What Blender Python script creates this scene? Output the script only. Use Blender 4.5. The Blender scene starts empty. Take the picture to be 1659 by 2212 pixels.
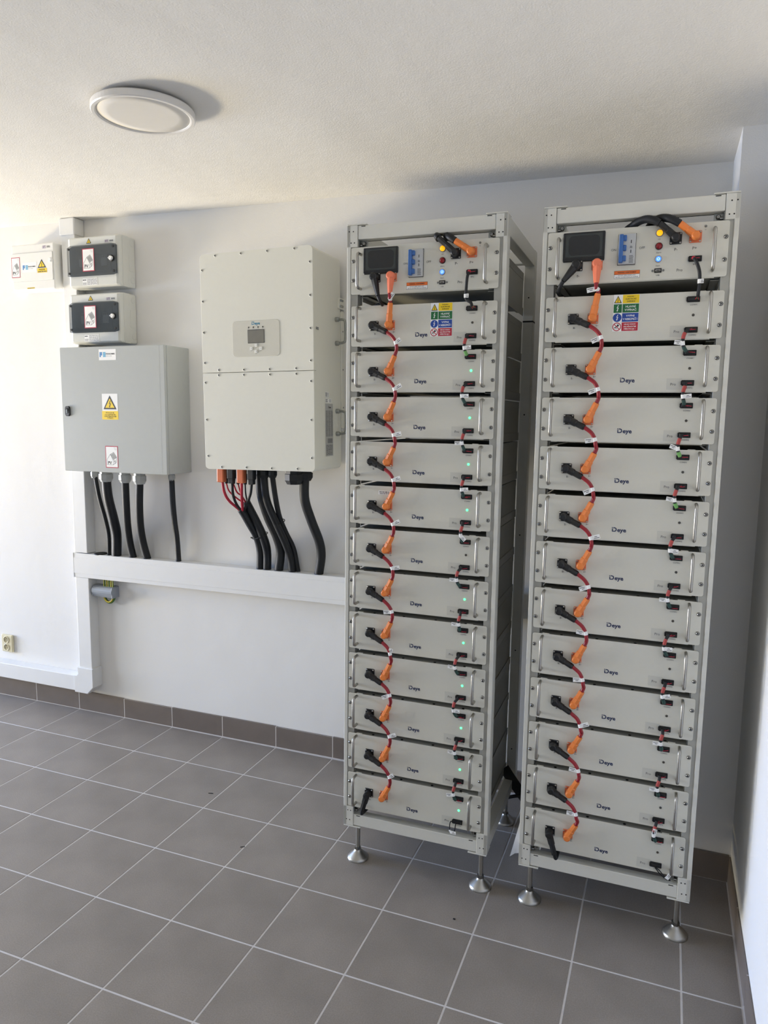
import bpy, bmesh, math, random
from mathutils import Matrix, Vector, Euler
random.seed(7)
S = bpy.context.scene
COL = S.collection

# ------------------------------------------------------------------ camera
FPX, YAW, PITCH, ROLL = 1578.706, 0.36258, -0.13051, 0.01321
cam = bpy.data.cameras.new('camera'); camo = bpy.data.objects.new('camera', cam); COL.objects.link(camo)
cam.sensor_fit = 'VERTICAL'; cam.sensor_height = 36.0; cam.sensor_width = 27.0; cam.lens = 36.0*FPX/2212.0
cam.clip_start = 0.02
_r = Vector((math.cos(YAW), math.sin(YAW), 0))
_f = Vector((-math.sin(YAW)*math.cos(PITCH), math.cos(YAW)*math.cos(PITCH), math.sin(PITCH)))
_u = _r.cross(_f)
R2 = _r*math.cos(ROLL)+_u*math.sin(ROLL); U2 = -_r*math.sin(ROLL)+_u*math.cos(ROLL)
camo.matrix_world = Matrix(((R2.x, U2.x, -_f.x, 3.17045), (R2.y, U2.y, -_f.y, -2.95594), (R2.z, U2.z, -_f.z, 1.58848), (0, 0, 0, 1)))
S.camera = camo

# ------------------------------------------------------------------ world, daylight, exposure
XL, YF, XR = -4.60, -4.46, 3.4712          # left wall, wall behind the camera, right wall
W = bpy.data.worlds.new('world'); S.world = W; W.use_nodes = True
bg = W.node_tree.nodes['Background']; bg.inputs[0].default_value = (0.62, 0.78, 1.0, 1); bg.inputs[1].default_value = 0.15

def area(name, loc, to, sx, sy, spread, col, power):
    """area lamp at an opening of the left wall"""
    L = bpy.data.lights.new(name, 'AREA'); L.shape = 'RECTANGLE'; L.size = sx; L.size_y = sy
    L.color = col; L.energy = power; L.spread = math.radians(spread)
    o = bpy.data.objects.new(name, L); COL.objects.link(o); o.location = loc
    o.rotation_euler = (Vector(to)-Vector(loc)).to_track_quat('-Z', 'Y').to_euler(); return o
# sunlit ground outside throws warm light up through the open door; the sky sends cool light down through door and window
area('door_ground_bounce', (XL+0.05, -1.10, 0.42), (1.4, -0.2, 2.45), 1.3, 0.65, 80, (1.0, 0.857, 0.571), 70)
area('upper_wall_fill', (XL+0.05, -1.30, 0.50), (2.3, -0.05, 2.50), 1.0, 0.5, 38, (1.0, 0.827, 0.6), 7.5)  # unseen narrow lamp, added to lift the upper wall and ceiling
area('door_sky', (XL+0.05, -0.95, 1.35), (0.0, -0.8, 0.3), 1.4, 1.3, 80, (0.129, 0.387, 1.0), 62)
area('window_sky', (XL+0.05, -2.60, 1.45), (0.0, -2.3, -0.1), 1.4, 1.2, 115, (0.816, 0.895, 1.0), 76)
S.cycles.use_adaptive_sampling = True; S.cycles.adaptive_threshold = 0.05; S.cycles.adaptive_min_samples = 24
S.view_settings.view_transform = 'Standard'; S.view_settings.look = 'None'
S.view_settings.gamma = 1.0; S.view_settings.use_curve_mapping = False
S.view_settings.exposure = 0.05

# ------------------------------------------------------------------ materials
def lin(c):
    return tuple((v/12.92 if v <= 0.04045 else ((v+0.055)/1.055)**2.4) for v in c)
def hexc(h):
    h = h.lstrip('#'); return lin(tuple(int(h[i:i+2], 16)/255 for i in (0, 2, 4)))
def mat(name, col, rough=0.5, metal=0.0, emit=0, noise=None, bump=None, spec=0.5, alpha=1.0, coat=0, rnd=0, grain=0):
    m = bpy.data.materials.new(name); m.use_nodes = True
    nt = m.node_tree; b = nt.nodes['Principled BSDF']
    c = hexc(col) if isinstance(col, str) else col
    b.inputs['Base Color'].default_value = (*c, 1); b.inputs['Roughness'].default_value = rough
    b.inputs['Metallic'].default_value = metal; b.inputs['Specular IOR Level'].default_value = spec
    b.inputs['Alpha'].default_value = alpha; b.inputs['Coat Weight'].default_value = coat
    if emit:
        b.inputs['Emission Color'].default_value = (*c, 1); b.inputs['Emission Strength'].default_value = emit
    tc = nt.nodes.new('ShaderNodeTexCoord')
    if noise:
        sc, amt, det = noise
        n = nt.nodes.new('ShaderNodeTexNoise'); n.inputs['Scale'].default_value = sc; n.inputs['Detail'].default_value = det
        nt.links.new(tc.outputs['Object'], n.inputs['Vector'])
        mr = nt.nodes.new('ShaderNodeMapRange'); mr.inputs['From Min'].default_value = 0.25; mr.inputs['From Max'].default_value = 0.75
        mr.inputs['To Min'].default_value = 1-amt; mr.inputs['To Max'].default_value = 1+amt
        nt.links.new(n.outputs['Fac'], mr.inputs['Value'])
        src = mr.outputs['Result']
        if grain:
            n2 = nt.nodes.new('ShaderNodeTexNoise'); n2.inputs['Scale'].default_value = 260; n2.inputs['Detail'].default_value = 2
            nt.links.new(tc.outputs['Object'], n2.inputs['Vector'])
            m3 = nt.nodes.new('ShaderNodeMapRange'); m3.inputs['From Min'].default_value = 0.3; m3.inputs['From Max'].default_value = 0.7
            m3.inputs['To Min'].default_value = 1-grain; m3.inputs['To Max'].default_value = 1+grain
            nt.links.new(n2.outputs['Fac'], m3.inputs['Value'])
            mg = nt.nodes.new('ShaderNodeMath'); mg.operation = 'MULTIPLY'
            nt.links.new(src, mg.inputs[0]); nt.links.new(m3.outputs['Result'], mg.inputs[1]); src = mg.outputs[0]
        if rnd:
            oi = nt.nodes.new('ShaderNodeObjectInfo'); m2 = nt.nodes.new('ShaderNodeMapRange')
            m2.inputs['To Min'].default_value = 1-rnd; m2.inputs['To Max'].default_value = 1+rnd
            nt.links.new(oi.outputs['Random'], m2.inputs['Value'])
            mu = nt.nodes.new('ShaderNodeMath'); mu.operation = 'MULTIPLY'
            nt.links.new(src, mu.inputs[0]); nt.links.new(m2.outputs['Result'], mu.inputs[1]); src = mu.outputs[0]
        vm = nt.nodes.new('ShaderNodeVectorMath'); vm.operation = 'SCALE'; vm.inputs[0].default_value = c
        nt.links.new(src, vm.inputs['Scale']); nt.links.new(vm.outputs['Vector'], b.inputs['Base Color'])
    if bump:
        prev = None
        for sc, st, dist in bump:
            n = nt.nodes.new('ShaderNodeTexNoise'); n.inputs['Scale'].default_value = sc; n.inputs['Detail'].default_value = 3
            nt.links.new(tc.outputs['Object'], n.inputs['Vector'])
            bp = nt.nodes.new('ShaderNodeBump'); bp.inputs['Strength'].default_value = st; bp.inputs['Distance'].default_value = dist
            nt.links.new(n.outputs['Fac'], bp.inputs['Height'])
            if prev: nt.links.new(prev.outputs['Normal'], bp.inputs['Normal'])
            prev = bp
        nt.links.new(prev.outputs['Normal'], b.inputs['Normal'])
    return m
M = dict(
    wall=mat('wall_plaster', (0.80, 0.79, 0.765), 0.9, noise=(1.3, 0.015, 3), bump=[(260, 0.25, 0.002), (5, 0.25, 0.01)], spec=0.2),
    ceil=mat('ceiling_plaster', (0.80, 0.785, 0.75), 0.9, noise=(1.1, 0.02, 3), bump=[(200, 0.32, 0.003), (3.5, 0.3, 0.02)], spec=0.2),
    tile=mat('floor_tile', '#90887f', 0.42, noise=(4.5, 0.15, 9), bump=[(420, 0.12, 0.001)], spec=0.4, rnd=0.035, grain=0.10),
    skirt=mat('skirting_tile', '#746b64', 0.38, noise=(6, 0.16, 7), bump=[(300, 0.05, 0.001)], spec=0.4, rnd=0.05),
    grout=mat('grout', '#d2cecb', 0.9, noise=(40, 0.06, 3)),
    rack=mat('rack_paint', '#d6d5cc', 0.42, noise=(60, 0.01, 2), bump=[(900, 0.03, 0.0005)]),
    flange=mat('rack_flange_zinc', '#a9a8a0', 0.45, 0.3, noise=(30, 0.04, 2)),
    zinc=mat('zinc_bracket', '#9a9c98', 0.35, 0.8, noise=(40, 0.1, 2)),
    panel=mat('module_panel_paint', '#d4d2c6', 0.45, noise=(80, 0.008, 2), bump=[(1200, 0.02, 0.0005)]),
    body=mat('module_body_steel', '#aeada3', 0.5, 0.0, noise=(6, 0.05, 2)),
    steel=mat('brushed_steel', '#aeaca6', 0.36, 1.0, noise=(50, 0.05, 2)),
    bolt=mat('bolt_steel', '#8a8a88', 0.28, 1.0, noise=(80, 0.1, 2)),
    black=mat('black_plastic', '#17181a', 0.45, noise=(60, 0.1, 2)),
    blackm=mat('black_matte', '#0b0c0d', 0.7, noise=(60, 0.1, 2)),
    rubber=mat('black_rubber', '#13161a', 0.60, noise=(40, 0.12, 2)),
    conduit=mat('corrugated_conduit', '#14181e', 0.55, noise=(40, 0.1, 2)),
    orange=mat('orange_plastic', '#e8823c', 0.42, noise=(50, 0.03, 2)),
    orange2=mat('orange_soft_boot', '#ef7f5c', 0.5, noise=(50, 0.03, 2)),
    orange3=mat('orange_connector', '#d8744a', 0.45, noise=(50, 0.03, 2)),
    redc=mat('red_cable', '#8e1c28', 0.38, noise=(50, 0.06, 2)),
    redw=mat('red_wire', '#b31f38', 0.4, noise=(50, 0.05, 2)),
    redslv=mat('red_sleeve', '#a8433f', 0.6, noise=(80, 0.08, 2)),
    grnslv=mat('dark_green_sleeve', '#27453f', 0.6, noise=(80, 0.08, 2)),
    lgrn=mat('light_green_sleeve', '#6fa85c', 0.6, noise=(80, 0.08, 2)),
    white=mat('white_label', '#f1f1ef', 0.55, noise=(50, 0.01, 2)),
    print=mat('black_print', '#23242a', 0.6, noise=(50, 0.02, 2)),
    gprint=mat('grey_print', '#4b4b4e', 0.6, noise=(50, 0.02, 2)),
    navy=mat('logo_navy', '#1d2b52', 0.5, noise=(50, 0.02, 2)),
    teal=mat('logo_teal', '#2d7fa0', 0.5, noise=(50, 0.02, 2)),
    yellow=mat('sign_yellow', '#f2cf1f', 0.5, noise=(50, 0.02, 2)),
    green=mat('sign_green', '#1f6b3a', 0.5, noise=(50, 0.02, 2)),
    blue=mat('sign_blue', '#1f489e', 0.5, noise=(50, 0.02, 2)),
    red=mat('sign_red', '#b5283c', 0.5, noise=(50, 0.02, 2)),
    pvred=mat('pv_border_red', '#b53348', 0.5, noise=(50, 0.02, 2)),
    warnor=mat('warning_orange', '#e8722e', 0.5, noise=(50, 0.02, 2)),
    lblue=mat('logo_light_blue', '#5fb0d8', 0.5, noise=(50, 0.02, 2)),
    mblue=mat('logo_mid_blue', '#2f7fc0', 0.5, noise=(50, 0.02, 2)),
    purple=mat('logo_purple', '#6a3a7c', 0.5, noise=(50, 0.02, 2)),
    cab=mat('cabinet_grey_paint', '#afb2af', 0.42, noise=(40, 0.01, 2), bump=[(700, 0.04, 0.0005)]),
    enc=mat('enclosure_grey_plastic', '#d5d6d0', 0.35, noise=(40, 0.01, 2)),
    encw=mat('enclosure_white_plastic', '#ecebe6', 0.35, noise=(40, 0.01, 2)),
    seam=mat('seam_gasket', '#4a4b49', 0.7, noise=(40, 0.05, 2)),  # plain dark grey for the cabinet door gasket
    smoke=mat('smoked_window', '#4a5258', 0.06, alpha=0.45, noise=(20, 0.03, 2), coat=0.6),
    dark=mat('window_frame_dark', '#4d555b', 0.3, noise=(40, 0.05, 2)),
    well=mat('breaker_well', '#444b51', 0.4, noise=(30, 0.05, 2)),
    dgrey=mat('breaker_dark_grey', '#7c8488', 0.5, noise=(40, 0.05, 2)),
    inv=mat('inverter_paint', '#e2e1d6', 0.45, noise=(60, 0.008, 2), bump=[(900, 0.03, 0.0005)]),
    invp=mat('inverter_display_panel', '#cfcdc1', 0.55, noise=(60, 0.008, 2)),
    lcd=mat('lcd_grey', '#7e7c74', 0.25, noise=(15, 0.03, 2)),
    lcdf=mat('lcd_frame', '#4c4b47', 0.4, noise=(40, 0.05, 2)),
    silver=mat('silver_label', '#b9b9b6', 0.4, 0.3, noise=(50, 0.02, 2)),
    pvc=mat('pvc_trunking', '#e7e7e5', 0.38, noise=(20, 0.01, 2)),
    gland=mat('grey_gland', '#b4b6b3', 0.4, noise=(40, 0.03, 2)),
    pegrey=mat('earth_bar_grey', '#9aa0a8', 0.35, noise=(30, 0.03, 2)),
    gy=mat('earth_wire_green', '#4f7a35', 0.45, noise=(60, 0.1, 2)),
    gyy=mat('earth_wire_yellow', '#c9b53a', 0.45, noise=(60, 0.1, 2)),
    beige=mat('socket_beige', '#d8cfae', 0.35, noise=(40, 0.02, 2)),
    beiged=mat('socket_recess', '#b3a984', 0.45, noise=(40, 0.03, 2)),
    lampw=mat('lamp_white', '#e4e1dc', 0.35, noise=(20, 0.01, 2)),
    lampd=mat('lamp_diffuser', '#e6e2da', 0.5, noise=(20, 0.01, 2)),
    screen=mat('screen_glass', '#14171a', 0.08, noise=(8, 0.15, 2), coat=0.5),
    screenb=mat('screen_bezel', '#1a1c1e', 0.4, noise=(40, 0.05, 2)),
    screeni=mat('screen_inner', '#3b403f', 0.18, noise=(9, 0.12, 3)),
    bblue=mat('breaker_blue', '#3a67a8', 0.4, noise=(40, 0.04, 2)),
    bgrey=mat('breaker_grey', '#c2c4c4', 0.4, noise=(40, 0.03, 2)),
    lyel=mat('lamp_yellow_lit', '#ffb413', 0.3, emit=0.9),
    lred=mat('lamp_red', '#8c1720', 0.25, noise=(40, 0.05, 2)),
    lblu=mat('button_ring_blue_lit', '#2f6bff', 0.3, emit=2.2),
    lblc=mat('button_centre_lit', '#9fc4ff', 0.3, emit=1.0),
    led=mat('led_green_lit', '#4dff8c', 0.3, emit=3.0),
    ledoff=mat('led_off', '#46443e', 0.4, noise=(40, 0.05, 2)),
    btn=mat('blank', '#e2e2dc', 0.4, noise=(40, 0.02, 2)),  # plain pale plastic of the inverter buttons
    pstk=mat('clear_sticker', '#c9c8be', 0.3, noise=(40, 0.01, 2)),
    frame=mat('door_frame', '#e9e8e4', 0.4, noise=(20, 0.01, 2)),
)

# ------------------------------------------------------------------ mesh builder
def smoothpath(P, n=8):
    P = [Vector(p) for p in P]
    if len(P) < 3: return P
    Q = [P[0]*2-P[1]]+P+[P[-1]*2-P[-2]]; out = []
    for i in range(1, len(Q)-2):
        a, b, c, d = Q[i-1:i+3]
        for k in range(n):
            t = k/n
            out.append(0.5*((2*b)+(c-a)*t+(2*a-5*b+4*c-d)*t*t+(3*b-a-3*c+d)*t**3))
    out.append(P[-1]); return out
def resample(P, step):
    out = [P[0]]; acc = 0.0
    for a, b in zip(P, P[1:]):
        L = (b-a).length; pos = step-acc
        while pos <= L:
            out.append(a.lerp(b, pos/L)); pos += step
        acc = (acc+L) % step if step else 0
        acc = L-(pos-step)
    return out
def rr(x0, x1, z0, z1, r, n=4):
    out = []
    for cx, cz, a0 in ((x1-r, z0+r, -90), (x1-r, z1-r, 0), (x0+r, z1-r, 90), (x0+r, z0+r, 180)):
        for k in range(n+1):
            a = math.radians(a0+90*k/n); out.append((cx+r*math.cos(a), cz+r*math.sin(a)))
    return out
def circ(cx, cz, r, n=16):
    return [(cx+r*math.cos(2*math.pi*k/n), cz+r*math.sin(2*math.pi*k/n)) for k in range(n)]
_txt = {}
def textdata(s, bold):
    k = (s, bold)
    if k in _txt: return _txt[k]
    cu = bpy.data.curves.new('t', 'FONT'); cu.body = s; cu.size = 1.0; cu.resolution_u = 2; cu.offset = bold
    o = bpy.data.objects.new('t', cu); COL.objects.link(o)
    dg = bpy.context.evaluated_depsgraph_get(); me = bpy.data.meshes.new_from_object(o.evaluated_get(dg))
    V = [(v.co.x, v.co.y) for v in me.vertices]; F = [tuple(p.vertices) for p in me.polygons]
    bpy.data.objects.remove(o); bpy.data.curves.remove(cu); bpy.data.meshes.remove(me)
    if not V: V = [(0, 0)]
    bb = (min(v[0] for v in V), max(v[0] for v in V), min(v[1] for v in V), max(v[1] for v in V))
    _txt[k] = (V, F, bb); return _txt[k]
class MB:
    def __init__(s): s.v = []; s.f = []; s.m = []; s.sm = []; s.mats = []; s.M = None
    def add(s, V, F, m, smooth=False):
        b = len(s.v); mm = M[m] if isinstance(m, str) else m
        if mm not in s.mats: s.mats.append(mm)
        k = s.mats.index(mm)
        if s.M is not None: V = [s.M @ Vector(v) for v in V]
        s.v += [tuple(v) for v in V]
        for f in F: s.f.append(tuple(i+b for i in f)); s.m.append(k); s.sm.append(smooth)
        return s
    def box(s, x0, x1, y0, y1, z0, z1, m):
        V = [(x, y, z) for x in (x0, x1) for y in (y0, y1) for z in (z0, z1)]
        return s.add(V, [(0, 1, 3, 2), (4, 6, 7, 5), (0, 4, 5, 1), (2, 3, 7, 6), (0, 2, 6, 4), (1, 5, 7, 3)], m)
    def rbox(s, x0, x1, y0, y1, z0, z1, m, b=0.003, seg=2):
        bm = bmesh.new(); bmesh.ops.create_cube(bm, size=1)
        for v in bm.verts:
            v.co = ((x0+x1)/2+v.co.x*(x1-x0), (y0+y1)/2+v.co.y*(y1-y0), (z0+z1)/2+v.co.z*(z1-z0))
        bmesh.ops.bevel(bm, geom=bm.edges[:], offset=b, segments=seg, profile=0.5, affect='EDGES')
        bm.verts.index_update()
        V = [v.co.copy() for v in bm.verts]; F = [tuple(v.index for v in f.verts) for f in bm.faces]; bm.free()
        return s.add(V, F, m)
    def prism(s, O, y0, y1, m, b=0.0):
        """outline O (x,z), counter-clockwise seen from -y, front at y0, back at y1; b = front chamfer"""
        n = len(O); V = []
        if b:
            cx = sum(p[0] for p in O)/n; cz = sum(p[1] for p in O)/n
            X = max(abs(p[0]-cx) for p in O); Z = max(abs(p[1]-cz) for p in O)
            V += [(cx+(p[0]-cx)*(1-b/X), y0, cz+(p[1]-cz)*(1-b/Z)) for p in O]
            V += [(p[0], y0+b, p[1]) for p in O]
        else: V += [(p[0], y0, p[1]) for p in O]
        V += [(p[0], y1, p[1]) for p in O]
        R = len(V)//n; F = [tuple(range(n)), tuple(reversed(range((R-1)*n, R*n)))]
        for k in range(R-1):
            for i in range(n):
                j = (i+1) % n; F.append((k*n+i, (k+1)*n+i, (k+1)*n+j, k*n+j))
        return s.add(V, F, m)
    def flat(s, O, y, m):
        return s.add([(p[0], y, p[1]) for p in O], [tuple(range(len(O)))], m)
    def rect(s, x0, x1, z0, z1, y, m):
        return s.flat([(x0, z0), (x1, z0), (x1, z1), (x0, z1)], y, m)
    def stroke(s, P, w, y, m):
        for (a, b) in zip(P, P[1:]):
            d = Vector((b[0]-a[0], b[1]-a[1])); L = d.length
            if L < 1e-6: continue
            d /= L; n = Vector((-d.y, d.x))*w/2; e = d*w*0.3
            s.flat([(a[0]-n.x-e.x, a[1]-n.y-e.y), (b[0]-n.x+e.x, b[1]-n.y+e.y), (b[0]+n.x+e.x, b[1]+n.y+e.y), (a[0]+n.x-e.x, a[1]+n.y-e.y)], y, m)
        return s
    def tube(s, P, r, m, n=10, caps=True, smooth=True):
        P = [Vector(p) for p in P]; N = len(P); rad = r if isinstance(r, (list, tuple)) else [r]*N
        V = []; t0 = (P[1]-P[0]).normalized()
        up = Vector((0, 1, 0)) if abs(t0.y) < 0.9 else Vector((1, 0, 0))
        nrm = t0.cross(up).normalized(); prev = t0
        for i, p in enumerate(P):
            t = ((P[min(i+1, N-1)]-P[max(i-1, 0)])).normalized()
            q = prev.rotation_difference(t); nrm = (q @ nrm).normalized(); prev = t; bi = t.cross(nrm)
            for k in range(n):
                a = 2*math.pi*k/n; V.append(p+(nrm*math.cos(a)+bi*math.sin(a))*rad[i])
        F = []
        for i in range(N-1):
            for k in range(n):
                j = (k+1) % n; F.append((i*n+k, i*n+j, (i+1)*n+j, (i+1)*n+k))
        s.add(V, F, m, smooth)
        if caps: s.add(V[:n], [tuple(reversed(range(n)))], m); s.add(V[-n:], [tuple(range(n))], m)
        return s
    def lathe(s, prof, o, ax, m, n=16, smooth=True):
        """prof [(radius, distance along ax)]"""
        o = Vector(o); ax = Vector(ax).normalized(); u = ax.orthogonal().normalized(); w = ax.cross(u)
        V = []; 
        for r, h in prof:
            for k in range(n):
                a = 2*math.pi*k/n; V.append(o+ax*h+(u*math.cos(a)+w*math.sin(a))*r)
        F = []
        for i in range(len(prof)-1):
            for k in range(n):
                j = (k+1) % n; F.append((i*n+k, i*n+j, (i+1)*n+j, (i+1)*n+k))
        s.add(V, F, m, smooth)
        s.add(V[:n], [tuple(reversed(range(n)))], m); s.add(V[-n:], [tuple(range(n))], m)
        return s
    def text(s, t, x, z, y, h, m, w=None, align='C', bold=0.0):
        V, F, bb = textdata(t, bold); k = h/0.70
        kx = k if w is None else w/(bb[1]-bb[0])
        W_ = (bb[1]-bb[0])*kx
        ox = x-bb[0]*kx-(W_/2 if align == 'C' else 0)
        return s.add([(ox+v[0]*kx, y, z-h/2+v[1]*k) for v in V], F, m)
    def lines(s, x0, x1, z0, z1, n, y, m, fill=0.5):
        """unreadable fine print as thin printed bars"""
        st = (z1-z0)/n
        for i in range(n):
            L = x0; zc = z1-(i+0.5)*st
            while L < x1-0.002:
                e = min(x1, L+random.uniform(0.15, 0.4)*(x1-x0)); s.rect(L, e, zc-st*fill/2, zc+st*fill/2, y, m); L = e+0.04*(x1-x0)
        return s
    def build(s, name, parent=None, loc=None, rot=None):
        me = bpy.data.meshes.new(name); me.from_pydata(s.v, [], s.f); me.update()
        for mm in s.mats: me.materials.append(mm)
        me.polygons.foreach_set('material_index', s.m); me.polygons.foreach_set('use_smooth', s.sm)
        o = bpy.data.objects.new(name, me); COL.objects.link(o)
        if parent: o.parent = parent
        if loc is not None: o.location = loc
        if rot is not None: o.rotation_euler = rot
        return o
def tag(o, label, cat, group=None):
    o['label'] = label; o['category'] = cat
    if group: o['group'] = group
    return o
def thing(name, label, cat, loc, rot=(0, 0, 0), group=None):
    o = bpy.data.objects.new(name, None); COL.objects.link(o); o.empty_display_size = 0.05
    o.location = loc; o.rotation_euler = rot; return tag(o, label, cat, group)
def struct(o): o['kind'] = 'structure'; return o
def dup(o, parent=None):
    c = o.copy(); COL.objects.link(c)
    if parent: c.parent = parent
    for ch in list(o.children): dup(ch, c)
    return c
def ZUP(): return Matrix.Identity(4)

# ------------------------------------------------------------------ the room
def ceil_z(x): return 2.522-0.0095*x
m = MB(); m.box(XL-0.15, XR+0.15, YF-0.15, 0.15, -0.08, -0.0009, 'grout'); floor = struct(m.build('floor'))
G0 = (0.01088, -0.29322); GB = -0.00694; T = 0.300; GAP = 0.0048
gc, gs = math.cos(GB), math.sin(GB)
_tm = {}
def tile_mesh(w, h):
    k = (round(w, 4), round(h, 4))
    if k not in _tm:
        mb = MB(); c = 0.0012
        V = [(-w/2, -h/2, -0.006), (w/2, -h/2, -0.006), (w/2, h/2, -0.006), (-w/2, h/2, -0.006),
             (-w/2, -h/2, -c), (w/2, -h/2, -c), (w/2, h/2, -c), (-w/2, h/2, -c),
             (-w/2+c, -h/2+c, 0), (w/2-c, -h/2+c, 0), (w/2-c, h/2-c, 0), (-w/2+c, h/2-c, 0)]
        F = [(3, 2, 1, 0), (8, 9, 10, 11)]
        for i in range(4):
            j = (i+1) % 4; F += [(i, j, 4+j, 4+i), (4+i, 4+j, 8+j, 8+i)]
        mb.add(V, F, 'tile'); o = mb.build('tile'); _tm[k] = o.data; bpy.data.objects.remove(o)
    return _tm[k]
far = MB()                                  # tiles well outside the picture, joined
for i in range(-16, 12):
    for j in range(0, 15):
        if i == 11 and j == 0: continue
        w = T-GAP; h = T-GAP; cx = (i+0.5)*T; cy = -(j-0.5)*T
        if i == 11: w = 0.150; cx = 11*T+GAP/2+w/2
        if j == 0: h = 0.284; cy = GAP/2+h/2
        loc = (G0[0]+gc*cx-gs*cy, G0[1]+gs*cx+gc*cy, 0)
        if i < -4 or j > 11:
            far.M = Matrix.Translation(loc) @ Matrix.Rotation(GB, 4, 'Z'); far.box(-w/2, w/2, -h/2, h/2, -0.006, 0, 'tile'); continue
        o = bpy.data.objects.new('tile', tile_mesh(w, h)); COL.objects.link(o); o.parent = floor
        o.location = loc; o.rotation_euler = (0, 0, GB)
far.M = None; far.build('outer_tiles', floor)['kind'] = 'stuff'

def sloped_box(mb, x0, x1, y0, y1, z0, mt):
    V = [(x, y, z) for x in (x0, x1) for y in (y0, y1) for z in (z0, ceil_z(x)+0.02)]
    mb.add(V, [(0, 1, 3, 2), (4, 6, 7, 5), (0, 4, 5, 1), (2, 3, 7, 6), (0, 2, 6, 4), (1, 5, 7, 3)], mt)
m = MB(); sloped_box(m, XL-0.12, 3.36, 0.0, 0.12, -0.05, 'wall'); struct(m.build('wall_back'))
m = MB(); sloped_box(m, 3.3440, XR+0.12, -0.3262, 0.12, -0.05, 'wall'); struct(m.build('wall_pier'))
m = MB(); sloped_box(m, XR, XR+0.12, YF-0.1, -0.30, -0.05, 'wall'); struct(m.build('wall_right'))
m = MB(); sloped_box(m, XL-0.12, XR+0.12, YF-0.12, YF, -0.05, 'wall'); struct(m.build('wall_front'))
# unseen left wall; its door and window openings are added for the daylight
m = MB()
def seg(y0, y1, z0, z1): m.box(XL-0.12, XL, y0, y1, z0, z1, 'wall')
ZT = ceil_z(XL)+0.02
seg(-0.15, 0.0, -0.05, ZT); seg(-1.55, -0.15, 2.08, ZT); seg(-1.90, -1.55, -0.05, ZT)
seg(-3.30, -1.90, -0.05, 0.80); seg(-3.30, -1.90, 2.10, ZT); seg(YF, -3.30, -0.05, ZT)
struct(m.build('wall_left'))
m = MB()
for a, b, c, d in ((-1.55, -1.50, 0, 2.08), (-0.20, -0.15, 0, 2.08), (-1.50, -0.20, 2.03, 2.08)): m.rbox(XL-0.10, XL-0.02, a, b, c, d, 'frame', 0.004)
struct(m.build('unseen_door_1'))
m = MB()
for a, b, c, d in ((-3.30, -3.25, 0.80, 2.10), (-1.95, -1.90, 0.80, 2.10), (-3.25, -1.95, 2.05, 2.10), (-3.25, -1.95, 0.80, 0.85)): m.rbox(XL-0.10, XL-0.02, a, b, c, d, 'frame', 0.004)
struct(m.build('unseen_window_1'))
# ceiling, following the slight fall of the slab
m = MB(); V = []
for x in (XL-0.12, XR+0.12):
    for y in (YF-0.12, 0.12):
        V += [(x, y, ceil_z(x)), (x, y, ceil_z(x)+0.12)]
m.add(V, [(0, 1, 3, 2), (4, 6, 7, 5), (0, 4, 5, 1), (2, 3, 7, 6), (0, 2, 6, 4), (1, 5, 7, 3)], 'ceil'); struct(m.build('ceiling'))

# skirting of cut tiles
def skirting(name, base, pieces):
    """base: MB box tuple of the mortar bed; pieces: list of boxes"""
    mb = MB(); mb.box(*base, 'grout'); root = struct(mb.build(name))
    for bx in pieces:
        t = MB(); x0, x1, y0, y1, z0, z1 = bx
        cx, cy = (x0+x1)/2, (y0+y1)/2
        t.rbox(x0-cx, x1-cx, y0-cy, y1-cy, z0, z1, 'skirt', 0.0012, 1); t.build('tile', root, (cx, cy, 0))
pcs = []
for i in range(-15, 11):
    x0 = 0.0109+i*T+0.0015; x1 = x0+T-0.003
    pcs.append((max(x0, XL+0.002), min(x1, 3.340), -0.0095, -0.0005, 0.002, 0.104+0.0015*math.sin(i*2.1)))
pcs.append((0.0109+11*T+0.0015, 3.342, -0.0095, -0.0005, 0.002, 0.104))
skirting('baseboard_back', (XL+0.001, 3.3435, -0.0089, -0.0003, 0, 0.1025), pcs)
skirting('baseboard_pier', (3.3436, XR-0.001, -0.3325, -0.3262, 0, 0.0985), [(3.338, 3.466, -0.3355, -0.3264, 0.002, 0.1005)])
skirting('baseboard_pier_side', (3.3375, 3.3438, -0.3262, -0.001, 0, 0.0985), [(3.3345, 3.3436, -0.326, -0.012, 0.002, 0.1)])
pcs = []
yj = [-0.3362, -0.620, -0.915, -1.215, -1.515, -1.815, -2.115, -2.415, -2.715, -3.015, -3.315, -3.615, -3.915, -4.215, YF+0.002]
for a, b in zip(yj, yj[1:]): pcs.append((3.4660, XR-0.0005, b+0.0015, a-0.0015, 0.002, 0.1))
skirting('baseboard_right', (3.4667, XR-0.0002, YF+0.001, -0.334, 0, 0.0985), pcs)

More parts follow.
